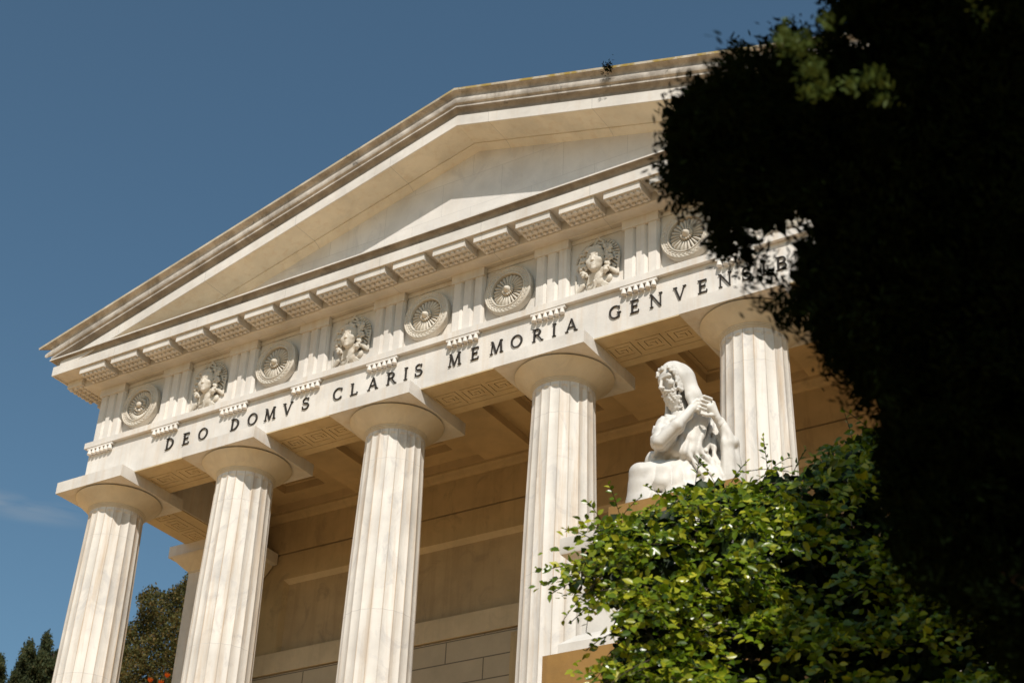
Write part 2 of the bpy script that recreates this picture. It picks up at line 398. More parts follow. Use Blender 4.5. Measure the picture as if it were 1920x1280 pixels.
# ---- inscription: Roman capitals in dark bronze, built stroke by stroke
class Letter:
    def __init__(s): s.mb = MB(); s.k = 0
    def poly(s, pts):
        s.k += 1; n = len(pts); f = -0.022 - 0.0006*s.k
        s.mb.add([(x, f, z) for x, z in pts] + [(x, -0.0012, z) for x, z in pts],
                 [tuple(range(n)), tuple(range(n, 2*n))[::-1]] + [(i, (i+1) % n, n+(i+1) % n, n+i) for i in range(n)])
    def bar(s, x0, z0, x1, z1, wd):
        s.poly([(x0-wd/2, z0), (x0+wd/2, z0), (x1+wd/2, z1), (x1-wd/2, z1)])
    def hbar(s, x0, x1, z, wd): s.poly([(x0, z-wd/2), (x1, z-wd/2), (x1, z+wd/2), (x0, z+wd/2)])
    def serif(s, x, z, wd=0.30, up=False):
        h = 0.055; 
        if up: s.poly([(x-wd/2, z), (x-wd/2, z-h*.7), (x+wd/2, z-h*.7), (x+wd/2, z)])
        else: s.poly([(x-wd/2, z), (x+wd/2, z), (x+wd/2, z+h*.7), (x-wd/2, z+h*.7)])
    def arc(s, cx, cz, rx, rz, a0, a1, thick, thin, n=22):
        for i in range(n):
            q = []
            for a in (a0+(a1-a0)*i/n, a0+(a1-a0)*(i+1)/n):
                a_ = math.radians(a); t = thin + (thick-thin)*abs(math.cos(a_))**1.5
                q.append(((cx+(rx+t/2)*math.cos(a_), cz+(rz+t/2)*math.sin(a_)), (cx+(rx-t/2)*math.cos(a_), cz+(rz-t/2)*math.sin(a_))))
            k = s.k; s.poly([q[0][0], q[1][0], q[1][1], q[0][1]]); s.k = k
        s.k += 1
TK, TN = 0.12, 0.062
def glyph(ch):
    g = Letter()
    if ch == 'I': g.bar(0, 0, 0, 1, TK); g.serif(0, 0); g.serif(0, 1, up=True)
    elif ch in 'EL':
        g.bar(-.22, 0, -.22, 1, TK); g.serif(-.26, 0, .26); g.serif(-.26, 1, .26, True); g.hbar(-.22, .24, .045, TN); g.bar(.23, 0.0, .25, .2, .05)
        if ch == 'E': g.hbar(-.22, .22, .955, TN); g.bar(.21, .82, .21, 1, .05); g.hbar(-.22, .12, .53, TN); g.bar(.12, .44, .12, .62, .05)
    elif ch == 'D': g.bar(-.3, 0, -.3, 1, TK); g.serif(-.34, 0, .26); g.serif(-.34, 1, .26, True); g.arc(-.18, .5, .46, .455, -90, 90, TK, TN); g.hbar(-.3, -.16, .045, TN); g.hbar(-.3, -.16, .955, TN)
    elif ch == 'O': g.arc(0, .5, .40, .46, 0, 360, TK, TN, 36)
    elif ch in 'CG':
        g.arc(.04, .5, .40, .46, 48, 312, TK, TN, 30); g.bar(.33, .70, .34, .92, .06)
        if ch == 'C': g.bar(.33, .08, .33, .24, .05)
        else: g.bar(.32, .06, .32, .42, TK*.9); g.serif(.32, .45, .3, True)
    elif ch == 'M':
        g.bar(-.40, 0, -.34, 1, TN); g.bar(.42, 0, .34, 1, TK); g.bar(0, 0, -.33, 1, TK); g.bar(0, 0, .33, 1, TN)
        g.serif(-.40, 0, .24); g.serif(.42, 0, .28); g.serif(-.37, 1, .2, True); g.serif(.38, 1, .2, True)
    elif ch == 'N': g.bar(-.33, 0, -.33, 1, TN); g.bar(.33, 0, .33, 1, TN); g.bar(.33, 0, -.33, 1, TK); g.serif(-.33, 0, .25); g.serif(-.37, 1, .2, True); g.serif(.33, 1, .25, True)
    elif ch == 'V': g.bar(0, 0, -.34, 1, TK); g.bar(0, 0, .34, 1, TN); g.serif(-.34, 1, .28, True); g.serif(.34, 1, .25, True)
    elif ch == 'A': g.bar(-.35, 0, 0, 1, TN); g.bar(.35, 0, 0, 1, TK); g.hbar(-.2, .2, .34, TN*.9); g.serif(-.35, 0, .25); g.serif(.35, 0, .28)
    elif ch in 'RB':
        g.bar(-.26, 0, -.26, 1, TK); g.serif(-.30, 0, .26); g.serif(-.30, 1, .26, True)
        g.arc(-.06, .735, .25, .225, -90, 90, TK, TN, 14); g.hbar(-.26, -.05, .955, TN); g.hbar(-.26, -.05, .51, TN)
        if ch == 'R': g.bar(.36, 0, -.02, .52, TK); g.serif(.36, 0, .2)
        else: g.arc(-.06, .275, .30, .235, -90, 90, TK, TN, 14); g.hbar(-.26, -.05, .045, TN)
    elif ch == 'S':
        pts = []
        for i in range(15): a = math.radians(35 + i*(235-0)/14); pts.append((.24*math.cos(a), .735+.22*math.sin(a)))
        for i in range(1, 15): a = math.radians(90 - i*(235)/14); pts.append((.02+.27*math.cos(a), .265+.235*math.sin(a)))
        n = len(pts)
        for i in range(n-1):
            (x0, z0), (x1, z1) = pts[i], pts[i+1]; L = math.hypot(x1-x0, z1-z0); nx, nz = -(z1-z0)/L, (x1-x0)/L
            t0 = TN + (TK-TN)*math.exp(-((i/n-.5)/.22)**2); t0 /= 2
            k = g.k; g.poly([(x0+nx*t0-.1*(x1-x0), z0+nz*t0), (x1+nx*t0, z1+nz*t0), (x1-nx*t0, z1-nz*t0), (x0-nx*t0, z0-nz*t0)]); g.k = k
        g.k += 1; g.bar(.22, .72, .24, .95, .055); g.bar(-.25, .05, -.25, .28, .055)
    return g.mb
TXT = [('D',1.59),('E',1.94),('O',2.29),('D',2.96),('O',3.31),('M',3.66),('V',4.01),('S',4.36),('C',4.98),('L',5.30),('A',5.64),('R',5.98),('I',6.24),('S',6.47),
       ('M',7.11),('E',7.47),('M',7.83),('O',8.17),('R',8.52),('I',8.79),('A',9.07),('G',9.76),('E',10.08),('N',10.40),('V',10.76),('E',11.11),('N',11.43),('S',11.74),('I',11.99),('B',12.25),('V',12.60),('S',12.95)]
LH = 0.208; cache = {}
for ch, x in TXT:
    if ch not in cache:
        mb = glyph(ch)
        mb.v = [(q[0]*LH, q[1], q[2]*LH) for q in mb.v]
        o = mb.build('letter', M['bronze'], None); o.parent = arch; cache[ch] = o
    else:
        o = cache[ch].copy(); col.objects.link(o); o.parent = arch
    o.location = (x - XC, 0, -0.405 + 7.0)

# ---- frieze
mb = MB(); mb.box(xl+.02, xr-.02, 0.085, 0.84, 0.151, 1.12); mb.box(xl+.02, xr-.02, 0.066, 0.84, 1.121, 1.187)
mb.box(xl+.02, 0.60, 0.84, BACK, 0.151, 1.187); mb.box(XR-.60, xr-.02, 0.84, BACK, 0.151, 1.187)
frieze = mb.build('frieze', M['marble'], temple)
def triglyph(k):
    mb = MB(); cx = k*d; z0, z1 = 0.152, 1.045
    b = 0.0; q = 0.042
    # plan section: half groove, bar, groove, bar, groove, bar, half groove
    xs = [-.285, -.250, -.128, -.095, -.062, .062, .095, .128, .250, .285]
    ys = [q, b, b, q, b, b, q, b, b, q]
    n = len(xs)
    vs = [(cx+x, y, z0) for x, y in zip(xs, ys)] + [(cx+x, y, z1) for x, y in zip(xs, ys)]
    fs = [(i, i+1, n+i+1, n+i) for i in range(n-1)]
    vs += [(cx-.285, .0845, z0), (cx+.285, .0845, z0), (cx-.285, .0845, z1), (cx+.285, .0845, z1)]
    fs += [(0, n, 2*n+2, 2*n), (n-1, 2*n-1, 2*n+3, 2*n+1), (*range(0, n), 2*n+1, 2*n), (*range(n, 2*n), 2*n+3, 2*n+2)]
    mb.add(vs, fs)
    mb.box(cx-.287, cx+.287, -0.022, .0655, 1.046, 1.186)
    return mb.build('triglyph', M['marble'], frieze)
t0 = triglyph(0)
for k in range(1, 11):
    c = t0.copy(); col.objects.link(c); c.parent = frieze; c.location.x = t0.location.x + k*d

# ---- roundels
def roundel(cx, plain=False):
    cz = 0.635; c = (cx, 0.085, cz); Rr = 0.400
    mb = MB()
    mb.lathe([(Rr-.02, 0.0), (Rr, 0.01), (Rr, 0.105), (Rr-.012, 0.118), (Rr-.02, 0.122), (Rr-.025, 0.112), (Rr-.105, 0.110), (Rr-.110, 0.122), (Rr-.125, 0.122), (Rr-.132, 0.05), (0.06, 0.035)], c, 64, True, True, 'y')
    rim = mb.build('roundel', M['relief'], frieze, angle=40)
    mb = MB()
    npet = 24
    if not plain:
        for i in range(npet):
            a = 2*PI*(i+.5)/npet
            rings = []
            for r, wd, h in ((0.085, .010, .085), (0.12, .016, .100), (0.18, .022, .106), (0.235, .027, .100), (0.258, .021, .085)):
                ring = []
                for t in (-1, -.6, 0, .6, 1):
                    hh = 0.038 + (h-.038)*max(0, 1-t*t)**.42
                    tx = r*math.cos(a) - t*wd*math.sin(a); tz = r*math.sin(a) + t*wd*math.cos(a)
                    ring.append((cx+tx, .085-hh, cz+tz))
                rings.append(ring)
            mb.sweep(rings, closed_profile=False)
        mb.lathe([(0.082, 0.06), (0.082, 0.09), (0.066, 0.115), (0.05, 0.13), (0.05, 0.142), (0.033, 0.165), (0.028, 0.172), (0.010, 0.192)], c, 20, False, True, 'y')
        for i in range(16):
            a = 2*PI*i/16; mb.lathe([(0.016, 0.09), (0.016, 0.115), (0.008, 0.128)], (cx+.082*math.cos(a), .085, cz+.082*math.sin(a)), 8, False, True, 'y')
    else:
        for (rr0, rr1, npt, h) in ((0.06, 0.125, 12, .125), (0.17, 0.262, 30, .10)):
            for i in range(npt):
                a = 2*PI*i/npt; rings = []; wmax = PI*rr1/npt*.86
                for s_, hk in ((0, .3), (.3, .8), (.7, 1), (.92, .9), (1.0, .3)):
                    r = rr0+(rr1-rr0)*s_; wd = wmax*(0.55+.45*math.sin(PI*min(1, s_*.75+.1))); ring = []
                    for t in (-1, -.6, 0, .6, 1):
                        hh = 0.05 + (h-.05)*hk*math.sqrt(max(0, 1-t*t))
                        ring.append((cx+r*math.cos(a)-t*wd*math.sin(a), .085-hh, cz+r*math.sin(a)+t*wd*math.cos(a)))
                    rings.append(ring)
                mb.sweep(rings, closed_profile=False)
        mb.lathe([(0.145, .05), (0.15, .09), (0.158, .09), (0.163, .05)], c, 40, False, False, 'y')
        mb.lathe([(0.055, .06), (0.052, .13), (0.035, .15), (0.012, .158)], c, 20, False, True, 'y')
    mb.build('rosette', M['relief'], rim, smooth=True)
    # leaf scroll on the rim
    mb = MB(); nb = 34
    for i in range(nb):
        a = 2*PI*i/nb
        for s_, rr in ((1, Rr-.048), (-1, Rr-.082)):
            aa = a + s_*0.04
            p = np.array((cx+rr*math.cos(aa), .085-.113, cz+rr*math.sin(aa))); tdir = np.array((-math.sin(aa), 0, math.cos(aa)))*.026 + np.array((math.cos(aa), 0, math.sin(aa)))*.012*s_
            mb.tube([p-tdir, p, p+tdir], [0.003, 0.0095, 0.003], 5)
    mb.build('rim_ornament', M['relief'], rim)
    return rim
rd = {}
def add_roundel(k, plain):
    cx = (k+.5)*d
    if plain not in rd: rd[plain] = (roundel(cx, plain), cx)
    else:
        o, c0 = rd[plain]; c = o.copy(); col.objects.link(c); c.parent = frieze; c.location.x = o.location.x + cx - c0
        for ch in o.children:
            q = ch.copy(); col.objects.link(q); q.parent = c
for k in (0, 9): add_roundel(k, True)
for k in (2, 4, 5, 7): add_roundel(k, False)

# ---- cornice with mutules
CP = [(-.25, 1.19), (0.02, 1.19), (0.03, 1.197), (0.20, 1.200), (0.215, 1.215), (0.215, 1.36), (0.565, 1.36), (0.565, 1.347), (0.597, 1.347), (0.597, 1.522), (-.25, 1.522)]
cornice = ring_path(CP, M['cornice'], 'cornice', smooth=30)
cy = ring_path([(-.25, 1.523), (0.562, 1.523), (0.556, 1.565), (0.564, 1.60), (0.596, 1.630), (0.650, 1.637), (-.25, 1.637)], M['shade_grime'], 'cymatium', smooth=30)
cy2 = ring_path([(-.25, 1.638), (0.655, 1.638), (0.655, 1.662), (0.60, 1.672), (-.12, 1.705), (-.25, 1.705)], M['cornice'], 'cymatium_fillet', smooth=30)
for o_ in (cy, cy2):
    o_.parent = cornice
def mutule(cx, name='mutule'):
    mb = MB(); mb.box(cx-W2, cx+W2, -0.560, -0.216, 1.232, 1.358)
    for r in range(3):
        for j in range(6):
            mb.lathe([(0.024, 1.194), (0.030, 1.200), (0.029, 1.233)], (cx+(j-2.5)*.0925, -0.505+.115*r, 0), 12, True, False)
    return mb.build(name, M['cornice'], cornice, angle=40)
mut = mutule(0.0)
for k in range(1, 21):
    c = mut.copy(); col.objects.link(c); c.parent = cornice; c.location.x = mut.location.x + k*d/2
for side in (0, 1):
    for k in range(0, 9):
        c = mut.copy(); col.objects.link(c); c.parent = cornice
        yy = 0.0 + k*d/2
        c.rotation_euler = (0, 0, -PI/2 if side == 0 else PI/2)
        # mutule mesh is stored relative to the temple origin: rotate it about its own facade point
        p = Vector((-XC, 0, 0)); tgt = Vector((xl - XC - (W2*0), yy, 0)) if side == 0 else Vector((xr - XC, yy, 0))
        rot = Matrix.Rotation(c.rotation_euler.z, 3, 'Z')
        c.location = tgt - rot @ p

# ---- tympanum and raking cornice
mb = MB()
mb.add([(xl-.2, .065, 1.70), (xr+.2, .065, 1.70), (XC, .065, 3.60), (xl-.2, .6, 1.70), (xr+.2, .6, 1.70), (XC, .6, 3.60)],
       [(0, 1, 2), (5, 4, 3), (0, 3, 4, 1), (1, 4, 5, 2), (2, 5, 3, 0)])
tym = mb.build('tympanum', M['tympanum'], temple)
def rake(prof, mat, name, smooth=None, parent=None, ends=(0, .70, .80, .97)):
    rings = []
    for key in range(3):
        r = []
        for o, h in prof:
            if key == 1: r.append((XC, -o, 3.585+h))
            else:
                ox = float(np.interp(o, [0, .65, .66, .74], ends))
                X = (xl - ox) if key == 0 else (xr + ox)
                r.append((X, -o, Rk(X)+h))
        rings.append(r)
    mb = MB(); mb.sweep(rings); return mb.build(name, mat, parent or temple, angle=smooth)
RC = [(0.11, .03), (0.575, .03), (0.575, .0), (0.592, .0), (0.592, .189), (0.11, .189)]
SF = [(-.30, -.06), (-.095, -.06), (-.06, -.055), (0.0, -.02), (0.055, -.004), (0.075, 0.0), (0.08, .016), (0.10, .016), (0.105, .004), (0.574, .004), (0.574, .0295), (-.30, .0295)]
rk = rake(RC, M['cornice'], 'raking_cornice', 30, None, (0, .55, .55, .55))
rake(SF, M['warm_soffit'], 'soffit', 30, rk, (0, .54, .54, .54))
rake([(-.30, .1905), (0.555, .1905), (0.551, .235), (0.559, .275), (0.595, .310), (0.640, .319), (-.30, .319)], M['shade_grime'], 'ovolo', 28, rk)
SM = [(-.30, .320), (0.648, .320), (0.648, .346), (0.625, .352), (0.622, .372), (0.640, .378), (0.664, .395), (0.678, .425), (0.677, .462), (0.662, .492), (0.650, .512), (0.652, .545), (0.668, .572), (0.700, .592), (0.728, .598), (0.728, .600), (-.30, .604)]
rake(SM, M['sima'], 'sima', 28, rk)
TP = [(-.30, .605), (0.735, .6005), (0.738, .640), (0.730, .646), (-.30, .665)]
rake(TP, M['lichen'], 'top_fillet', None, rk)
# roof slabs
mb = MB()
for sx in (-1, 1):
    xe = xl-.93 if sx < 0 else xr+.93
    mb.add([(XC, .31, 4.24), (xe, .31, Rk(xe)+.655), (xe, BACK, Rk(xe)+.655), (XC, BACK, 4.24), (XC, .31, 4.10), (xe, .31, Rk(xe)+.5), (xe, BACK, Rk(xe)+.5), (XC, BACK, 4.10)],
           [(0, 1, 2, 3), (7, 6, 5, 4), (0, 4, 5, 1), (1, 5, 6, 2), (2, 6, 7, 3)])
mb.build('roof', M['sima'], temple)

# ---- porch ceiling with coffers
mb = MB(); ZC0 = 0.135; Z1 = 0.275; Z2 = 0.42
def frame(x0, x1, y0, y1, X0, X1, Y0, Y1, z, zt):
    """slab with a rectangular opening (x0..x1,y0..y1) inside (X0..X1,Y0..Y1)"""
    for a in ((X0, x0, Y0, Y1), (x1, X1, Y0, Y1), (x0, x1, Y0, y0), (x0, x1, y1, Y1)): mb.box(*a, z, zt)
for i in range(5):
    c0 = max(0.62, 2.9*i); c1 = min(XR-.62, 2.9*(i+1))
    xm = (c0+c1)/2 if i in (0, 4) else 2.9*i+1.45
    hw = 0.99 if i not in (0, 4) else (c1-c0)/2 - .25
    frame(xm-hw, xm+hw, 0.97, 3.50, c0, c1, 0.849, 3.619, ZC0, Z1)
    frame(xm-hw+.44, xm+hw-.44, 1.30, 3.17, c0, c1, 0.849, 3.619, Z1+.0005, Z2)
    frame(xm-hw+.50, xm+hw-.50, 1.36, 3.11, c0+.2, c1-.2, 0.95, 3.4, Z2+.0005, Z2+.03)
    mb.box(c0, c1, 0.849, 3.619, Z2+.031, Z2+.2)
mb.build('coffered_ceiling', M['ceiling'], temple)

# ---- back wall of the porch
YW = 3.62
mb = MB(); mb.box(xl+.05, xr-.05, YW, BACK, -7.0, -2.912)
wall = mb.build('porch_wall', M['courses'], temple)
mb = MB(); mb.box(0.62, XR-.62, YW+.01, 5, -0.632, 0.75)
mb.add([(0.62, YW-.11, .134), (XR-.62, YW-.11, .134), (XR-.62, YW-.11, .085), (0.62, YW-.11, .085), (0.62, YW-.085, .06), (XR-.62, YW-.085, .06), (XR-.62, YW-.05, .0), (0.62, YW-.05, .0), (0.62, YW-.02, -.03), (XR-.62, YW-.02, -.03), (XR-.62, YW+.009, -.03), (0.62, YW+.009, -.03)],
       [(0, 1, 2, 3), (3, 2, 5, 4), (4, 5, 6, 7), (7, 6, 9, 8), (8, 9, 10, 11)])
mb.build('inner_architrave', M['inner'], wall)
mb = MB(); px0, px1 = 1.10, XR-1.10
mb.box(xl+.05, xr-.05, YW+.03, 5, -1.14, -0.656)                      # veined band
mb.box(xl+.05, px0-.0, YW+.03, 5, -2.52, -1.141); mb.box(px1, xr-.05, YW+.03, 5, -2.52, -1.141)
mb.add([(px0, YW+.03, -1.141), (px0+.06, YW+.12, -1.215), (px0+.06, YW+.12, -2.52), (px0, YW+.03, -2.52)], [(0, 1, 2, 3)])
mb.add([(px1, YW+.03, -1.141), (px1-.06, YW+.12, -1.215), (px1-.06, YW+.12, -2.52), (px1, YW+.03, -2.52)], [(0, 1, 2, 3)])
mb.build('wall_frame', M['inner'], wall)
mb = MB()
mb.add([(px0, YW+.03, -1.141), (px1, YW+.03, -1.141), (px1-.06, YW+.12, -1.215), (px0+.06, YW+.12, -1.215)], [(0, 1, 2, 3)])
mb.build('panel_moulding', M['sill'], wall)  # light caught by the top bevel is put into its paler colour
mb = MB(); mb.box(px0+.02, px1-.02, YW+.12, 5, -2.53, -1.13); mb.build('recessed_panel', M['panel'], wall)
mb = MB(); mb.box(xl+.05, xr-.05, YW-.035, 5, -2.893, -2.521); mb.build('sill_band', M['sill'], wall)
mb = MB()
for (a, b, z0, z1) in ((5.97, 6.22, -7, -3.25), (8.28, 8.53, -7, -3.25), (5.97, 8.53, -3.249, -3.0)): mb.box(a, b, YW-.06, YW-.001, z0, z1)
df = mb.build('door_frame', M['inner'], wall)
mb = MB(); mb.box(6.22, 8.28, YW-.02, YW-.002, -7, -3.25)
for z in (-4.6, -5.8):
    for a in (6.35, 7.33): mb.box(a, a+.82, YW-.035, YW-.0205, z-.45, z+.45)
mb.build('door', M['bronze'], df)
# antae at the two corners
for cx in (0.15, XR-.15):
    mb = MB(); mb.box(cx-.44, cx+.44, 2.72, YW-.001, -7.0, -1.10)
    an = mb.build('anta', M['marble'], temple)
    mb = MB(); mb.box(cx-.78, cx+.78, 2.50, YW-.002, -0.835, -0.628)
    mb.build('abacus', M['marble'], an)
    prof = [(0.0, -1.12), (0.012, -1.115), (0.012, -1.09), (0.06, -1.05), (0.14, -.97), (0.20, -.90), (0.235, -.86), (0.24, -.838)]
    mb = MB()
    mb.sweep([[(cx-.44-o, 2.72-o, z), (cx+.44+o, 2.72-o, z), (cx+.44+o, YW-.003, z), (cx-.44-o, YW-.003, z)] for o, z in prof])
    mb.build('echinus', M['capital'], an, angle=40)
# platform and stair in front
mb = MB(); mb.box(-1.2, XR+1.2, -0.7, BACK, -7.35, -7.0); mb.box(-1.6, XR+1.6, -1.1, BACK+.4, -7.7, -7.351)
for i in range(18):
    mb.box(1.5, 10.4, -1.1-.36*(i+1), -1.1-.36*i-.001 if i else -1.101, -14.2, -7.7-.35*i)
mb.build('platform', M['paving'], temple)

# ================================================================== GROUND
def terrain():
    xs = np.concatenate([np.linspace(-900, -60, 22), np.linspace(-56, 60, 59), np.linspace(64, 900, 22)]); ys = np.concatenate([np.linspace(-900, -40, 22), np.linspace(-36, 80, 59), np.linspace(84, 900, 22)])
    X, Y = np.meshgrid(xs, ys, indexing='ij')
    s = np.clip((Y + 7.5)/6.3, 0, 1); base = -14.1 + s*(6.75)
    q = (X-CAM[0])*-.554 + (Y-CAM[1])*.833
    hill = np.clip(-14.1 + .345*q, -7.35, 14.0)
    Z = np.where(Y > 0, np.maximum(base, hill), np.maximum(base, np.where(X < -3, hill, -99))) + 0.2*np.sin(X*.21+Y*.13)
    inside = (X > -2.5) & (X < 17) & (Y > -2) & (Y < 13); Z = np.where(inside, -7.75, Z)
    V = np.stack([X, Y, Z], -1).reshape(-1, 3); n, m_ = X.shape
    i, j = np.meshgrid(np.arange(n-1), np.arange(m_-1), indexing='ij'); a = (i*m_+j).ravel()
    F = np.stack([a, a+m_, a+m_+1, a+1], -1)
    o = arr_mesh('ground', V, F, M['earth'], None, True); o['kind'] = 'structure'
terrain()
# ================================================================== SCULPTING (signed distance fields -> one skin)
def surface_net(f, lo, hi, h):
    lo = np.array(lo, float); hi = np.array(hi, float); n = np.ceil((hi-lo)/h).astype(int)+1
    ax = [lo[i]+h*np.arange(n[i], dtype=np.float32) for i in range(3)]
    G = np.meshgrid(*ax, indexing='ij'); P = np.stack(G, -1).astype(np.float32)
    D = f(P).astype(np.float32)
    ins = D < 0
    nx, ny, nz = D.shape
    acc = np.zeros((nx-1, ny-1, nz-1, 3), np.float32); cnt = np.zeros((nx-1, ny-1, nz-1), np.float32)
    for axis in range(3):
        sl0 = [slice(None)]*3; sl1 = [slice(None)]*3; sl0[axis] = slice(0, -1); sl1[axis] = slice(1, None)
        a, b = D[tuple(sl0)], D[tuple(sl1)]; cr = (a < 0) != (b < 0)
        t = np.where(cr, a/(a-b+1e-12), 0)
        o = [i for i in range(3) if i != axis]
        for d0 in (0, 1):
            for d1 in (0, 1):
                s = [None]*3; s[axis] = slice(None); m_ = D.shape
                s[o[0]] = slice(d0, m_[o[0]]-1+d0); s[o[1]] = slice(d1, m_[o[1]]-1+d1)
                c = cr[tuple(s)]; tt = t[tuple(s)]
                cnt += c; acc[..., axis] += np.where(c, tt, 0)
                acc[..., o[0]] += c*d0; acc[..., o[1]] += c*d1
    act = cnt > 0; idx = -np.ones(act.shape, np.int64); idx[act] = np.arange(act.sum())
    cells = np.argwhere(act); V = lo + h*(cells + acc[act]/cnt[act][:, None])
    Fs = []
    for axis in range(3):
        o = [i for i in range(3) if i != axis]
        sl = [slice(1, -1)]*3; sl[axis] = slice(0, -1); s2 = list(sl); s2[axis] = slice(1, None)
        cr = ins[tuple(sl)] != ins[tuple(s2)]
        e = np.argwhere(cr); off = np.array([1, 1, 1]); off[axis] = 0; e = e + off
        q = []
        for d0, d1 in ((0, 0), (1, 0), (1, 1), (0, 1)):
            c = e.copy(); c[:, o[0]] -= 1-d0; c[:, o[1]] -= 1-d1
            q.append(idx[c[:, 0], c[:, 1], c[:, 2]])
        q = np.stack(q, -1); fl = ins[e[:, 0], e[:, 1], e[:, 2]]
        if axis == 1: fl = ~fl
        q[~fl] = q[~fl][:, ::-1]
        Fs.append(q)
    return V, np.concatenate(Fs)
def smin(a, b, k):
    if k <= 0: return np.minimum(a, b)
    hh = np.clip(0.5+0.5*(b-a)/k, 0, 1); return b + (a-b)*hh - k*hh*(1-hh)
def smax(a, b, k): return -smin(-a, -b, k)
def capd(P, a, b, r0, r1):
    a = np.array(a, np.float32); b = np.array(b, np.float32); ab = b-a
    t = np.clip(((P-a)@ab)/(ab@ab+1e-9), 0, 1)
    return np.linalg.norm(P-a-t[..., None]*ab, axis=-1) - (r0+(r1-r0)*t)
def elld(P, c, r, Rm=None):
    q = P-np.array(c, np.float32)
    if Rm is not None: q = q@np.array(Rm, np.float32).T
    r = np.array(r, np.float32); k = np.linalg.norm(q/r, axis=-1)
    return (k-1)*r.min()*1.0
class Sculpt:
    """local frame: columns of B are the local axes in world space"""
    def __init__(s, prims): s.prims = prims; s.post = None
    def __call__(s, P):
        D = np.full(P.shape[:3], 9.0, np.float32)
        lo = P[0, 0, 0]; hh = P[1, 1, 1]-P[0, 0, 0]; sh = np.array(P.shape[:3])
        for pr in s.prims:
            kind = pr[0]; k = pr[-1]
            if kind == 'c': _, a, b, r0, r1, _ = pr; mn = np.minimum(a, b)-max(r0, r1); mxx = np.maximum(a, b)+max(r0, r1)
            else: _, c, r, Rm, _ = pr; mn = np.array(c)-max(r); mxx = np.array(c)+max(r)
            pad = max(abs(k), 0.01)*2.0+0.03
            i0 = np.clip(np.floor((mn-pad-lo)/hh).astype(int), 0, sh); i1 = np.clip(np.ceil((mxx+pad-lo)/hh).astype(int)+1, 0, sh)
            if np.any(i1-i0 < 1): continue
            S_ = tuple(slice(i0[i], i1[i]) for i in range(3)); Q = P[S_]
            dd = capd(Q, a, b, r0, r1) if kind[0] == 'c' else elld(Q, c, r, Rm)
            D[S_] = smax(D[S_], -dd, -k) if (k < 0) else smin(D[S_], dd, k)
        if s.post is not None: D = s.post(P, D)
        return D
C_ = lambda a, b, r0, r1=None, k=0.02: ('c', np.array(a, float), np.array(b, float), r0, r0 if r1 is None else r1, k)
S_ = lambda c, r, k=0.02, Rm=None: ('e', np.array(c, float), np.array((r, r, r) if np.isscalar(r) else r, float), Rm, k)

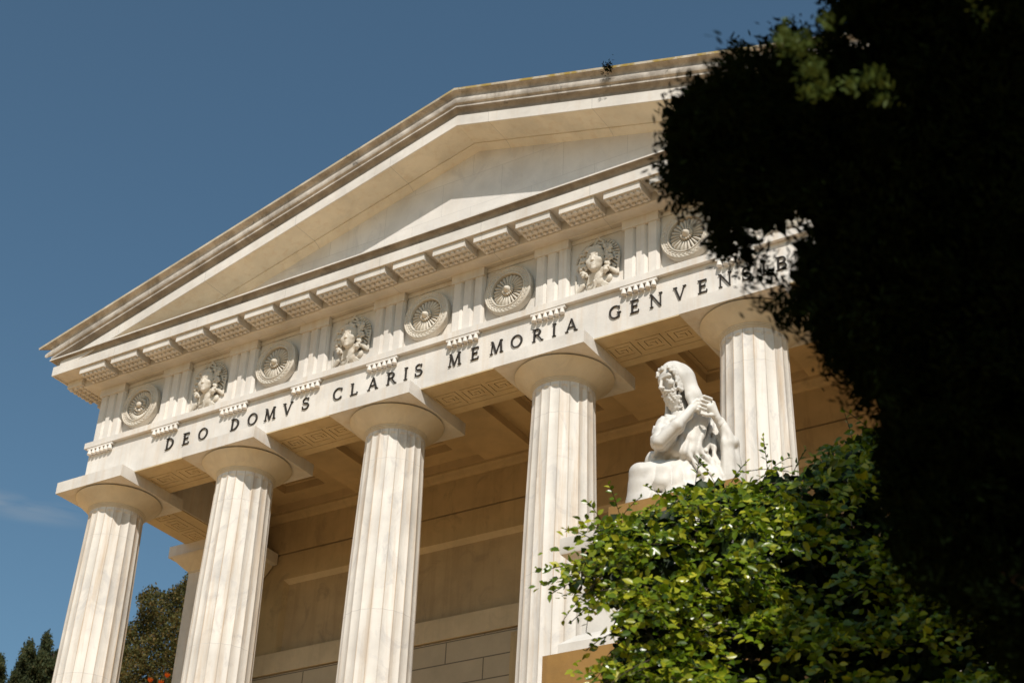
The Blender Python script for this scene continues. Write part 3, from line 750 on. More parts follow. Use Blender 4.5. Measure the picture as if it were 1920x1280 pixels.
# ---- metope busts: local axes = world X, Y(out = -y), Z about the metope centre
def bust_mesh():
    r = np.random.default_rng(3); pr = []
    # broad hat behind the head: a flat shell rising to a blunt peak
    pr += [S_((.02, 0.0, .10), (.31, .075, .30), 0.01)]
    pr += [C_((-.34, -.055, -.02), (.05, -.115, .42), .022, .024, .012), C_((.05, -.115, .42), (.14, -.12, .33), .024, .018, .012)]
    for i in range(15):      # fluted right half of the brim
        a = math.radians(88-i*9.5)
        pr.append(C_((.12*math.cos(a)+.06, -.10, .10+.13*math.sin(a)+.02), (.03+.36*math.cos(a), -.06, .06+.355*math.sin(a)), .010, .021, .008))
    rim = [(.0+.375*math.cos(math.radians(q)), -.055+.04*abs(math.cos(math.radians(q))), .05+.37*math.sin(math.radians(q))) for q in range(0, 180, 12)]
    for p_, q_ in zip(rim[:-1], rim[1:]): pr.append(C_(p_, q_, .022, .022, .008))
    pr += [C_((.05, -.13, .33), (.22, -.12, .25), .022, .02, .01), C_((.22, -.12, .25), (.33, -.08, .02), .02, .018, .01)]
    # face
    F = [S_((.0, -.17, .06), (.128, .125, .175), 0.02), S_((.0, -.20, -.05), (.095, .085, .10), 0.05), C_((0, -.12, -.12), (0.02, -.05, -.26), .070, .09, .03), C_((-.12, -.03, -.30), (.14, -.03, -.24), .06, .06, .04)]
    F += [S_((.075, -.245, -.015), .035, 0.04), S_((-.075, -.245, -.015), .035, 0.04), C_((0, -.282, .06), (0, -.310, -.02), .010, .017, .016), S_((0.015, -.302, -.024), .011, .008), S_((-.015, -.302, -.024), .011, .008)]
    F += [S_((.052, -.295, .058), .028, -.015), S_((-.052, -.295, .058), .028, -.015), S_((.050, -.268, .055), .022, .004), S_((-.050, -.268, .055), .022, .004)]
    F += [C_((.02, -.285, .092), (.085, -.265, .088), .011, .009, .014), C_((-.02, -.285, .092), (-.085, -.265, .088), .011, .009, .014)]
    F += [S_((0, -.285, -.075), (.036, .022, .010), .008), S_((0, -.283, -.093), (.030, .022, .012), .008), C_((-.035, -.30, -.084), (.035, -.30, -.084), .004, .004, -.006), S_((0, -.265, -.13), .033, .03)]
    def grow(p_):
        g = lambda v: np.array((v[0]*1.22+.02, -.17+(v[1]+.17)*1.15, .05+(v[2]-.06)*1.18))
        return (p_[0], g(p_[1]), g(p_[2]), p_[3]*1.18, p_[4]*1.18, p_[5]) if p_[0] == 'c' else (p_[0], g(p_[1]), p_[2]*1.2, p_[3], p_[4])
    F = [grow(p_) for p_ in F]
    pr += F
    for i in range(150):      # curls
        s_ = 1 if i % 2 else -1; t = r.random()
        x = .02+s_*(.150+(.04+.11*math.sin(PI*(.2+.75*t)))*r.random()); z = .22-.46*t
        pr.append(S_((x, -.12-.08*r.random(), z), .019+.016*r.random(), .003))
    for i in range(12): pr.append(S_((-.12+.24*i/11, -.245-.02*math.sin(PI*i/11), .20+.02*math.sin(i*2.2)), .030, .006))
    # scarf: folds across the chest and pointed ends
    for i in range(6):
        pr.append(C_((-.14+.012*i, -.10-.012*i, -.36+.024*i), (.17+.012*i, -.09-.01*i, -.25+.026*i), .018, .015, .004))
    for i in range(5): pr.append(C_((.13-.035*i, -.13, -.27-.02*i), (-.10+.020*i, -.06, -.52+.012*i), .021, .010, .005))
    for i in range(3): pr.append(C_((.03+.03*i, -.07, -.36), (.13+.035*i, -.04, -.46+.015*i), .026, .016, .008))
    pr += [C_((.25, -.06, -.17), (.36, -.04, -.27), .045, .028, .015), C_((.36, -.04, -.27), (.39, -.05, .04), .024, .02, .015), C_((-.24, -.05, -.33), (-.36, -.03, -.44), .05, .02, .015), C_((-.36, -.03, -.44), (-.38, -.03, -.10), .02, .014, .012), C_((-.18, -.05, -.25), (-.27, -.04, -.37), .04, .03, .02)]
    sc = Sculpt(pr)
    V, Fc = surface_net(sc, (-.46, -.36, -.60), (.46, .02, .50), 0.0085)
    return V*np.array((.93, .62, .93)), Fc
BV, BF = bust_mesh(); bust0 = None
for k in (1, 3, 6, 8):
    cx = (k+.5)*d
    if bust0 is None: bust0 = arr_mesh('relief_bust', BV+np.array((cx, .084, .66)), BF, M['relief'], frieze, True); bx0 = cx
    else:
        c = bust0.copy(); col.objects.link(c); c.parent = frieze; c.location.x = bust0.location.x + cx - bx0

# ================================================================== PEDESTAL
ped = empty('pedestal', (12.0, -2.2, -14.1), 'white moulded marble pedestal on a rough brown stone block, carrying the seated statue', 'pedestal')
PX0, PX1, PY0, PY1 = 11.25, 13.15, -3.25, -1.5
mb = MB(); mb.box(PX0-.22, PX1+.42, PY0-.37, PY1+.3, -14.3, -6.74); mb.build('base_block', M['brownstone'], ped)
def ring_box(prof, mat, name):
    mb = MB(); rings = []
    for key in range(4):
        rings.append([[(PX0-o, PY0-o, z), (PX1+o, PY0-o, z), (PX1+o, PY1+o, z), (PX0-o, PY1+o, z)][key] for o, z in prof])
    mb.sweep(rings, closed_path=True)
    return mb.build(name, mat, ped, angle=35)
ring_box([(-.3, -6.739), (.17, -6.739), (.17, -6.56), (.15, -6.54), (.11, -6.50), (.07, -6.47), (.06, -6.45), (.02, -6.43), (-.3, -6.43)], M['statue'], 'base_moulding')
mb = MB(); mb.box(PX0, PX1, PY0, PY1, -6.429, -5.72); mb.build('die', M['statue'], ped)
ring_box([(-.3, -5.719), (.02, -5.719), (.03, -5.69), (.07, -5.65), (.09, -5.62), (.17, -5.595), (.18, -5.57), (.18, -5.42), (.15, -5.40), (-.3, -5.36)], M['statue'], 'cornice')
mb = MB(); mb.box(PX0+.36, PX1-.1, PY0-.13, PY1-.05, -5.38, -5.157); mb.build('plinth', M['brownstone'], ped)

# ================================================================== STATUE
SA = CAM + 17.3*ray(1280, 830); HV = np.array([-.5536, .8328, 0.0]); UV = np.array([.8328, .5536, 0.0])
HD = (SA-CAM) @ HV
def L3(px, py, w):
    """photo point at w metres in front of the statue's upright plane -> sculpt axes (right, up, towards the viewer)"""
    r_ = ray(px, py); X = CAM + r_*((HD-w)/(r_@HV)) - SA
    return np.array((X@UV, X[2], -(X@HV)))
def to_world(V): return SA + V[:, :1]*UV + V[:, 1:2]*np.array([0, 0, 1.0]) - V[:, 2:3]*HV
K = lambda a, b, r0, r1=None, k=.05: C_(L3(*a), L3(*b), r0, r1, k)
statue = empty('statue', tuple(SA + np.array([0, 0, -.78])), 'white marble statue of a seated bearded man in a hooded robe', 'statue')
robe = [
 K((1300, 900, -.30), (1330, 895, -.35), .32, .30), K((1290, 868, -.12), (1284, 803, -.10), .20, .175, .06),
 K((1252, 803, -.02), (1322, 792, -.14), .105, .115, .05),
 # far leg, near leg
 K((1290, 872, -.20), (1228, 866, -.08), .14, .105, .05), K((1228, 866, -.08), (1222, 960, -.12), .10, .13, .04),
 K((1318, 882, -.06), (1201, 889, .10), .17, .118, .05), K((1200, 889, .10), (1194, 985, .02), .115, .130, .03),
 K((1330, 900, .0), (1350, 970, .05), .16, .22, .06), K((1213, 950, .12), (1345, 935, .10), .12, .18, .06), K((1225, 905, .10), (1335, 897, .04), .10, .12, .06),
 K((1290, 960, -.05), (1310, 1000, -.1), .30, .34, .1), K((1225, 960, .05), (1225, 1000, .05), .22, .22, .06),
 # robe over the chest, hanging straight from the crossed arms
 K((1302, 774, .06), (1266, 848, .12), .055, .060, .01), K((1315, 776, .05), (1282, 850, .13), .055, .065, .04), K((1327, 779, .03), (1299, 848, .11), .045, .055, .04), K((1290, 840, .02), (1275, 840, .06), .13, .10, .04),
 # upper right arm and forearm in the sleeve
 K((1247, 803, .0), (1240, 826, .16), .120, .112, .03), K((1240, 826, .17), (1266, 802, .24), .108, .082, .02), K((1266, 802, .24), (1288, 776, .22), .080, .060, .02),
 K((1236, 815, .20), (1272, 786, .24), .018, .014, .015), K((1240, 836, .24), (1276, 800, .28), .014, .012, .015), K((1231, 806, .14), (1262, 783, .12), .020, .012, .015),
 # sleeve of the left arm and the cloth hanging from the wrist
 K((1325, 800, -.16), (1372, 850, -.08), .095, .08, .04), K((1350, 790, .11), (1369, 832, .09), .050, .080, .02), K((1364, 822, .08), (1370, 930, .05), .070, .105, .02), K((1374, 828, .04), (1384, 930, .0), .060, .085, .02), K((1355, 790, .05), (1390, 900, -.04), .030, .04, .02), K((1357, 800, .14), (1362, 920, .12), .026, .04, .02),
 # looped folds between torso and hanging sleeve
 K((1333, 795, -.06), (1318, 866, -.02), .035, .045, .012), K((1341, 800, -.08), (1338, 850, -.02), .028, .032, .008), K((1338, 850, -.02), (1350, 874, .04), .032, .028, .01), K((1322, 866, -.02), (1352, 880, .03), .03, .03, .012), K((1326, 800, -.08), (1308, 860, -.02), .02, .03, .008),

 # neckline folds
 K((1240, 790, .10), (1254, 797, .17), .020, .022, .008), K((1254, 797, .17), (1280, 786, .14), .022, .020, .008), K((1243, 783, .06), (1256, 789, .12), .018, .020, .008), K((1256, 789, .12), (1280, 778, .10), .020, .018, .008), K((1228, 800, .10), (1246, 812, .20), .016, .018, .01), K((1226, 812, .14), (1240, 822, .24), .014, .016, .01),
 K((1246, 786, .04), (1274, 790, .06), .020, .020, .008), K((1249, 779, .02), (1275, 781, .03), .018, .018, .008), K((1243, 794, .09), (1266, 798, .11), .016, .016, .008),
 K((1262, 806, .02), (1264, 848, .02), .10, .12, .03), K((1262, 838, .06), (1300, 845, .08), .085, .09, .03),
 # folds across the lap
 K((1300, 846, .12), (1336, 890, .18), .026, .022, .012), K((1312, 843, .10), (1353, 893, .14), .026, .020, .012), K((1290, 848, .14), (1318, 890, .21), .026, .020, .012), K((1270, 842, .14), (1300, 845, .14), .028, .028, .012), K((1225, 852, .06), (1252, 845, .04), .028, .028, .02),
 K((1300, 841, .10), (1325, 845, .06), .022, .02, .01),]
# hood round the head, open towards the face
hc = L3(1266, 716, .0)
hf = np.array((-.84, -.30, .44)); hf /= np.linalg.norm(hf)
ht = np.array((-.22, 1.0, .10)); ht -= hf*(ht@hf); ht /= np.linalg.norm(ht); hs = np.cross(ht, hf)
if hs[0] < 0: hs = -hs
FS = 1.15; TS = 1.13
H = lambda f, s, t: hc + hf*f*FS + hs*s*FS + ht*t*TS
Rm = np.stack([hf, hs, ht])
hood = [S_(H(-.025, .0, .030), (.190, .172, .200), .03, Rm), C_(H(-.05, .05, -.02), H(-.06, .10, -.22), .145, .10, .05), C_(H(-.06, .10, -.20), L3(1318, 786, -.10), .105, .11, .05),
        C_(H(-.02, .125, .0), H(.0, .13, -.22), .035, .04, .02), C_(H(.0, .13, -.22), L3(1303, 770, .10), .045, .05, .03),
        C_(H(.02, -.125, .03), H(.06, -.115, -.22), .03, .035, .02), C_(H(.06, -.115, -.22), L3(1250, 800, -.06), .035, .06, .03), C_(H(-.08, 0, -.1), L3(1280, 790, -.2), .13, .16, .06)]
def robe_post(P, D):
    u, z, w = P[..., 0], P[..., 1], P[..., 2]
    D = D - .0045*np.sin(9*u+14*z+5*w)*np.sin(17*z-8*u+2)
    zl = L3(1260, 862, .2)[1]
    low = np.clip((zl - z)/.30, 0, 1)
    ph = u*18 + 1.6*np.sin(z*2.6+u*3) + 1.3*np.sin(u*6.3) - w*6
    fold = 1 - np.abs(np.sin(ph))**.6*1.3
    D = D - low*(.040*fold + .012*np.sin(ph*.47+1.3))*np.clip((u-L3(1188, 880, .2)[0])/.12, .25, 1)
    a0, a1 = L3(1302, 774, .06), L3(1266, 848, .12); ax = (a1-a0)[:2]/np.linalg.norm((a1-a0)[:2]); nn = np.array((-ax[1], ax[0]))
    tz = np.clip((L3(1290, 772, .1)[1]-z)/.08, 0, 1)*np.clip((z-zl+.04)/.10, 0, 1)*np.clip((L3(1345, 800, 0)[0]-u)/.05, 0, 1)
    pf = (u*nn[0]+z*nn[1])*38 + 1.1*np.sin(z*7+u*4) + .5*np.sin(u*19)
    D = D + tz*.011*(np.abs(np.sin(pf))**.5*1.4 - 1)*-1
    # long folds in the hanging sleeve
    uu = L3(1358, 850, 0)[0]; m_ = np.clip((u-uu+.03)/.05, 0, 1)*np.clip((L3(1370, 802, 0)[1]-z)/.1, 0, 1)
    D = D - m_*.014*(np.abs(np.sin(u*30+z*1.2))-.5)
    # soft diagonal creases on chest and sleeve
    D = D - .006*np.sin(24*(u+.6*z)+2*np.sin(z*9))*np.clip((z-zl)/.1, 0, 1)*np.clip((L3(1260, 785, 0)[1]-z)/.06, 0, 1)
    hd_ = Sculpt(hood)(P)
    q = P-hc.astype(np.float32); ff = q@hf.astype(np.float32); tt = q@ht.astype(np.float32); ss = q@hs.astype(np.float32)
    inner = np.maximum(np.sqrt((ss/.146)**2 + ((tt-.02)/np.where(tt > 0, .160, .60))**2)*.146 - .146, -.040 + np.where(tt > 0, .70, .40)*np.clip(tt, -.20, .2) - ff)
    hd_ = smax(hd_, -inner, .015)
    D = smin(D, hd_ - .004*np.sin(40*ff+8*tt), .02)
    return np.maximum(D, ZB - z)
ZB = -.862
rs = Sculpt(robe); rs.post = robe_post
V, F = surface_net(rs, (-.78, -.83, -.62), (.78, .98, .62), .0125)
arr_mesh('robe', to_world(V), F, M['statue'], statue, True)

# head
hd = [S_(H(-.01, 0, .05), (.165, .135, .185), .02, Rm), S_(H(.045, 0, -.055), (.10, .095, .13), .06, Rm), K((1272, 745, -.05), (1276, 792, -.05), .075, .105, .05)]
hd += [S_(H(.115, 0, .045), (.04, .10, .045), .04, Rm)]
for s_ in (-1, 1):
    hd += [S_(H(.152, .047*s_, -.002), .030, -.015), S_(H(.122, .047*s_, -.004), .0245, .004), C_(H(.150, .018*s_, .030), H(.118, .088*s_, .026), .014, .011, .018), S_(H(.105, .068*s_, -.048), .036, .03), S_(H(.172, .017*s_, -.070), .015, .010)]
    hd += [C_(H(.128, .030*s_, .012), H(.112, .072*s_, .008), .008, .006, .006)]
    hd += [C_(H(.160, .008*s_, -.098), H(.125, .062*s_, -.125), .017, .012, .010), C_(H(.150, .02*s_, -.108), H(.105, .078*s_, -.15), .014, .010, .008)]
hd += [C_(H(.150, 0, .030), H(.193, 0, -.062), .015, .020, .018), S_(H(.192, 0, -.064), .020, .012), S_(H(.150, 0, -.128), (.018, .034, .010), .008, Rm), C_(H(.175, -.035, -.117), H(.175, .035, -.117), .006, .006, -.008)]
sk = Sculpt(hd)
V, F = surface_net(sk, hc-np.array((.32, .45, .32)), hc+np.array((.30, .27, .30)), .0062)
arr_mesh('head', to_world(V), F, M['statue'], statue, True)
r_ = np.random.default_rng(11); hr = []
hr += [S_(H(.055, 0, -.165), (.085, .085, .115), .02, Rm)]
for i in range(210):     # beard curls
    a = r_.uniform(-1.25, 1.25); t = r_.uniform(-.30, -.07); taper = np.interp(t, [-.30, -.2, -.1], [.055, .090, .100])
    if abs(a) < .55 and t > -.130: continue
    if t > -.10 and abs(a) < 1.0: continue
    c = H(.045 + taper*.95*math.cos(a)*1.05, taper*1.0*math.sin(a), t)
    q = r_.uniform(.013, .020); dv = (ht*r_.uniform(-1.2, -.3)+hs*r_.uniform(-1, 1)*.8+hf*.2); dv *= .022/np.linalg.norm(dv)
    hr.append(C_(c-dv, c+dv, q, q*.65, .005))
for i in range(170):     # temple hair
    s_ = 1 if i % 3 else -1; t = r_.uniform(-.14, .125); f = r_.uniform(-.045, .085) + .35*max(0, t-.03)
    c = H(f, s_*(.122 - .05*max(0, t-.05)/.1), t); q = r_.uniform(.016, .024)
    dv = (ht*r_.uniform(-1, 1)+hf*r_.uniform(-.8, .8)); dv *= .024/np.linalg.norm(dv)
    hr.append(C_(c-dv, c+dv, q, q*.7, .005))
for i in range(5): 
    a = r_.uniform(-.3, .3); c = H(.130*math.cos(a)+.0, .115*math.sin(a), .118+r_.uniform(-.012, .012)); hr.append(C_(c, c+hs*r_.uniform(-.03, .03)+ht*.02, .022, .015, .006))
hs_ = Sculpt(hr)
V, F = surface_net(hs_, hc-np.array((.34, .52, .34)), hc+np.array((.28, .27, .30)), .0062)
arr_mesh('hair_and_beard', to_world(V), F, M['statue'], statue, True)
# hands and bare forearms
hh = [K((1236, 829, .28), (1268, 798, .34), .070, .060, .03), K((1268, 798, .34), (1297, 766, .26), .060, .042, .03), K((1297, 766, .26), (1309, 755, .22), .044, .040, .02)]
for i, (x, y) in enumerate(((1312, 750), (1311, 756), (1309, 762), (1306, 767))):
    hh += [K((x-7, y+1, .26), (x+3, y+1, .255), .019, .016, .006), K((x+3, y+1, .255), (x+6, y+4, .20), .016, .013, .006)]
hh += [K((1298, 757, .28), (1307, 748, .25), .020, .015, .01)]
# left arm: wrist at right, palm, four bent fingers and thumb
hh += [K((1358, 804, .11), (1352, 796, .13), .045, .042, .02), K((1352, 796, .13), (1345, 785, .15), .044, .040, .02), K((1345, 785, .15), (1330, 764, .20), .042, .050, .02), K((1343, 778, .15), (1335, 757, .17), .036, .038, .02)]
for i, (kx, ky, mx_, my_, tx, ty) in enumerate(((1333, 748, 1320, 743, 1311, 749), (1330, 755, 1316, 750, 1309, 757), (1327, 762, 1314, 757, 1308, 764), (1323, 768, 1312, 764, 1308, 771))):
    ww = .235 - .006*i
    hh += [K((kx, ky, ww-.01), (mx_, my_, ww+.045), .0205, .0185, .007), K((mx_, my_, ww+.045), (tx, ty, ww+.02), .018, .015, .005), K((tx, ty, ww+.02), (tx+3, ty+5, ww-.03), .015, .012, .005)]
hh += [K((1336, 778, .19), (1324, 778, .24), .024, .020, .01), K((1324, 778, .24), (1315, 775, .24), .019, .014, .008)]
ha = Sculpt(hh)
p0_, p1_ = L3(1232, 842, .3), L3(1380, 735, .1)
V, F = surface_net(ha, (p0_[0]-.12, p0_[1]-.12, -.1), (p1_[0]+.08, p1_[1]+.10, .45), .0065)
arr_mesh('hands', to_world(V), F, M['statue'], statue, True)
# ================================================================== VEGETATION
def leaf_cloud(P, Nn, Dd, L, Wd, shape='leaf', fold=0.12):
    """P positions, Nn leaf normals, Dd growing directions, L lengths, Wd widths -> V, F arrays"""
    n = len(P)
    Dd = Dd/np.linalg.norm(Dd, axis=1, keepdims=True)
    S = np.cross(Dd, Nn); S /= np.linalg.norm(S, axis=1, keepdims=True)+1e-9; Nn = np.cross(S, Dd)
    if shape == 'leaf':
        T = [(0, 0, 0), (.42, .28, 1), (.46, .58, 1), (0, 1.0, -.3), (-.46, .58, 1), (-.42, .28, 1), (0, .45, 0)]
        fs = [(0, 6, 2, 1), (6, 3, 2, 2), (0, 5, 4, 6), (6, 4, 3, 3)]
        tri = [(0, 6, 1), (6, 2, 1), (6, 3, 2), (0, 5, 6), (5, 4, 6), (6, 4, 3)]
    elif shape == 'quad':
        T = [(-.5, 0, 0), (.5, 0, 0), (.35, 1, .4), (-.35, 1, .4)]; tri = [(0, 1, 2), (0, 2, 3)]
    else:
        T = [(-.25, 0, 0), (.25, 0, 0), (.5, .5, .2), (0, 1, 0), (-.5, .5, .2)]; tri = [(0, 1, 2), (0, 2, 4), (2, 3, 4)]
    m = len(T); V = np.zeros((n, m, 3))
    for i, (a, b, c) in enumerate(T):
        V[:, i] = P + S*(a*Wd)[:, None] + Dd*(b*L)[:, None] + Nn*(c*fold*Wd)[:, None]
    F = (np.arange(n)[:, None, None]*m + np.array(tri)[None]).reshape(-1, 3)
    return V.reshape(-1, 3), F
def unit(a): return a/(np.linalg.norm(a, axis=-1, keepdims=True)+1e-9)
def inpoly(x, y, poly):
    x = np.asarray(x); y = np.asarray(y); r = np.zeros(x.shape, bool); p = np.array(poly, float); j = len(p)-1
    for i in range(len(p)):
        c = ((p[i, 1] > y) != (p[j, 1] > y)) & (x < (p[j, 0]-p[i, 0])*(y-p[i, 1])/(p[j, 1]-p[i, 1]+1e-12)+p[i, 0])
        r ^= c; j = i
    return r
def sample_poly(poly, n, r):
    p = np.array(poly, float); out = []
    while sum(map(len, out)) < n:
        q = r.uniform(p.min(0), p.max(0), (n*2, 2)); out.append(q[inpoly(q[:, 0], q[:, 1], poly)])
    return np.concatenate(out)[:n]
def edge_dist(q, poly):
    p = np.array(poly, float); dmin = np.full(len(q), 1e9)
    for i in range(len(p)):
        a, b = p[i], p[(i+1) % len(p)]; ab = b-a; t = np.clip(((q-a)@ab)/(ab@ab+1e-9), 0, 1)
        dmin = np.minimum(dmin, np.linalg.norm(q-a-t[:, None]*ab, axis=1))
    return dmin
def rays(q):
    v = np.stack([(q[:, 0]-960)/FPX, (q[:, 1]-640)/FPX, np.ones(len(q))], -1)@R3
    return unit(v)
class VNoise:
    def __init__(s, seed): s.g = np.random.default_rng(seed).random((64, 64))
    def __call__(s, x, y):
        i = np.floor(x).astype(int); j = np.floor(y).astype(int); fx = x-i; fy = y-j; fx = fx*fx*(3-2*fx); fy = fy*fy*(3-2*fy)
        g = lambda a, b: s.g[a % 64, b % 64]
        return (g(i, j)*(1-fx)+g(i+1, j)*fx)*(1-fy)+(g(i, j+1)*(1-fx)+g(i+1, j+1)*fx)*fy
UP = np.array((0, 0, 1.0)); FWD = R3[2]; RIGHT = R3[0]

# ---- ivy-clad hedge in front of the pedestal
HP = [(1056,1085),(1074,1052),(1098,1020),(1120,988),(1140,972),(1160,966),(1190,974),(1215,964),(1240,942),(1268,922),(1300,902),(1335,900),(1372,904),(1420,904),(1450,872),(1500,884),(1540,852),(1580,832),(1625,808),(1660,790),(1780,770),(2250,760),(2280,1420),(1100,1420),(1128,1262),(1142,1205),(1152,1150),(1126,1122),(1094,1112),(1074,1098)]
hedge = empty('ivy_hedge', (14.3, -5.6, -14.1), 'bank of glossy yellow-green ivy in front of the statue pedestal, its right side shaded', 'hedge')
r = np.random.default_rng(21); vn = VNoise(4); vn2 = VNoise(9)
def hedge_depth(q):
    b = vn(q[:, 0]/110+3, q[:, 1]/46+7+q[:, 0]/300); b2 = vn2(q[:, 0]/30, q[:, 1]/24)
    ed = np.clip(edge_dist(q, HP)/70, 0, 1)
    return 13.95 - 1.25*b - .3*b2 + .45*(1-ed)**2 - .0042*(np.clip(q[:, 1], 800, 1420)-900)
Ps, Ns, Ds, Ls = [], [], [], []
stems = MB()
def shoot(p0, dr, nl, ln, sz):
    """one spray: a stem with alternating leaves"""
    dr = dr/np.linalg.norm(dr); side = np.cross(dr, UP+r.normal(0, .25, 3)); side /= np.linalg.norm(side)+1e-9
    pts = []
    for i in range(nl):
        t = (i+.4)/nl; p = p0+dr*ln*t+np.array((0, 0, -.22*ln*t*t)); s_ = 1 if i % 2 else -1
        dd = dr*.55+side*s_*.9*(1-.5*t)+r.normal(0, .28, 3); nn = UP*.40 - FWD*.55 + SV*.40 + r.normal(0, .40, 3)
        Ps.append(p); Ds.append(dd); Ns.append(nn); Ls.append(sz*r.uniform(.7, 1.2)*(1.0-.3*t)); pts.append(p)
    return pts
q = sample_poly(HP, 2550, r); q = q[(vn(q[:, 0]/110+3, q[:, 1]/46+7+q[:, 0]/300) > .44) | (r.random(len(q)) < .12) | (edge_dist(q, HP) < 22)]; dp = hedge_depth(q); pw = CAM+rays(q)*dp[:, None]
for i in range(len(q)):
    dr = -FWD*.6+UP*r.uniform(-.35, .35)+RIGHT*r.normal(-.2, .8)
    pts = shoot(pw[i], dr, r.integers(6, 11), r.uniform(.24, .46), .098)
    if i % 6 == 0: stems.tube([pts[0]-dr*.1, *pts[::2]], [.004]+[.003]*(len(pts[::2])), 4)
# stray shoots past the outline
for (x, y, ax, ay, n_, ln) in ((1160,958,-.3,1,9,.26),(1172,960,.6,.8,6,.2),(1245,935,-.5,.5,7,.22),(1305,898,.1,1,7,.22),(1438,872,-.15,1,10,.28),(1445,880,.6,.6,6,.2),(1490,880,.4,1,6,.22),(1100,1060,-1,.15,8,.26),(1090,1085,-1,-.25,7,.22),(1108,1100,-.8,-.7,8,.26),(1110,1112,-.2,-1,6,.24),(1150,1185,-.8,-.3,7,.22),(1150,1230,-.7,-.7,8,.26),(1130,1120,-.9,-.45,7,.25),(1600,830,-.3,1,6,.3),(1640,815,-.9,.9,9,.38),(1110,1010,-.8,.5,8,.24),(1130,980,-.5,.9,8,.24),(1335,896,-.5,.8,7,.2),(1375,898,.5,.9,7,.2)):
    p0 = CAM+ray(x, y)*(13.75-.0042*(y-900)+r.uniform(-.3, .2)); dr = RIGHT*ax-R3[1]*ay*1.0-FWD*.25
    pts = shoot(p0, dr, n_, ln*1.2, .070); stems.tube([p0-dr*.12, *pts], [.005]+[.0035]*len(pts), 4)
nlit = len(Ps)
# deeper leaves filling the bank
q = sample_poly(HP, 22000, r); k = edge_dist(q, HP) > 14; q = q[k]; dp = hedge_depth(q)+r.uniform(.35, 1.3, len(q))
pw = CAM+rays(q)*dp[:, None]
Pa = np.array(Ps); La = np.array(Ls)
V, F = leaf_cloud(Pa, np.array(Ns), np.array(Ds), La, La*r.uniform(.52, .70, len(La)), 'leaf', .16)
arr_mesh('foliage', V, F, M['ivy'], hedge, False)
La = r.uniform(.08, .14, len(q))
V, F = leaf_cloud(pw, -FWD*.8+UP*.4+r.normal(0, .5, (len(q), 3)), r.normal(0, 1, (len(q), 3))-.3*UP, La, La*.75, 'leaf', .16)
arr_mesh('inner_foliage', V, F, M['shadeivy'], hedge, False)
for i in range(14):
    x = 1180+i*58; p = CAM+ray(x, 1150)*13.9; b = np.array((p[0], p[1], -14.1)); stems.tube([b, (b+p)/2+r.normal(0, .15, 3), p, p+np.array((r.normal(0, .2), 0, .6))], [.05, .04, .025, .01], 6)
stems.build('stems', M['bark'], hedge)

# ---- dark yew close to the camera
YP = [(1538,-80),(1545,40),(1528,88),(1512,66),(1496,34),(1470,44),(1440,62),(1436,98),(1412,92),(1398,76),(1366,84),(1352,116),(1326,140),(1288,158),(1258,182),(1232,214),(1224,260),(1236,300),(1222,342),(1258,384),(1306,420),(1322,466),(1352,506),(1398,508),(1412,540),(1428,584),(1476,622),(1522,642),(1536,680),(1556,722),(1588,762),(1628,772),(1640,830),(1650,960),(1668,1060),(1720,1110),(1790,1170),(1860,1230),(1900,1300),(2080,1420),(2480,1420),(2560,900),(2520,400),(2440,-80)]
HOLES = [(1464,492,17),(1416,451,14),(1455,445,20),(1492,425,18),(1532,417,12),(1552,404,9),(1556,449,9),(1501,457,13),(1465,482,22),(1487,514,19),(1430,479,8),(1538,435,9),(1590,708,9),(1574,690,10),(1440,130,7),(1612,85,16)]
yew = empty('yew_tree', (18.1, -9.6, -14.1), 'large dark out-of-focus yew in the right foreground, almost black against the temple', 'tree')
r = np.random.default_rng(33)
q = sample_poly(YP, 8800, r); dp = r.uniform(6.6, 9.2, len(q))
ed = edge_dist(q, YP)
def in_hole(q, m=1.0):
    k = np.zeros(len(q), bool)
    for (x, y, rr) in HOLES: k |= np.hypot(q[:, 0]-x, q[:, 1]-y) < rr*m
    return k
keep = ~in_hole(q, 1.45) & ((ed > np.where(q[:, 1] < 190, 12, np.where(q[:, 1] > 575, 15, np.where(q[:, 1] > 400, 27, 22)))) | (r.random(len(q)) < .16*vn2(q[:, 0]/26, q[:, 1]/26)*2)); q = q[keep]; dp = dp[keep]; ed = ed[keep]
clump = vn(q[:, 0]/60, q[:, 1]/60)
pw = CAM+rays(q)*dp[:, None]
def tufts(pw, r, per, L0, spread):
    P = np.repeat(pw, per, 0)+r.normal(0, spread, (len(pw)*per, 3)); D = np.repeat(r.normal(0, 1, (len(pw), 3))+UP*.8-RIGHT*.5, per, 0)+r.normal(0, .7, (len(P), 3))
    L = r.uniform(.6, 1.2, len(P))*L0
    return leaf_cloud(P, r.normal(0, 1, (len(P), 3)), D, L, L*r.uniform(.28, .42, len(P)), 'blade', .2)
V1, F1 = tufts(pw, r, 30, .040, .036)
# inner sprays make the mass solid; added unseen clumps shade yew and hedge
def lumps(c, rad, r, nsub=70):
    """spiky foliage clumps: crossed leaf plates round each centre"""
    P = np.repeat(c, nsub, 0); dirs = unit(r.normal(0, 1, (len(P), 3))); R_ = np.repeat(rad, nsub)
    P = P+dirs*(R_*r.uniform(.15, .75, len(P)))[:, None]; L = R_*r.uniform(.45, .8, len(P))
    return leaf_cloud(P, r.normal(0, 1, (len(P), 3)), dirs+r.normal(0, .6, (len(P), 3)), L, L*.6, 'blade', .2)
q2 = sample_poly(YP, 2900, r); k = (edge_dist(q2, YP) > 52) & ~in_hole(q2, 3.0); q2 = q2[k]
c2 = CAM+rays(q2)*r.uniform(7.2, 9.4, len(q2))[:, None]
V2, F2 = lumps(c2, np.full(len(c2), .14), r, 34)
tq = sample_poly([(x_, y_) if x_ < 2080 else (2080, y_) for x_, y_ in YP], 1500, r); tq = tq[~((tq[:, 0] < 1680) & (tq[:, 1] < 200))]
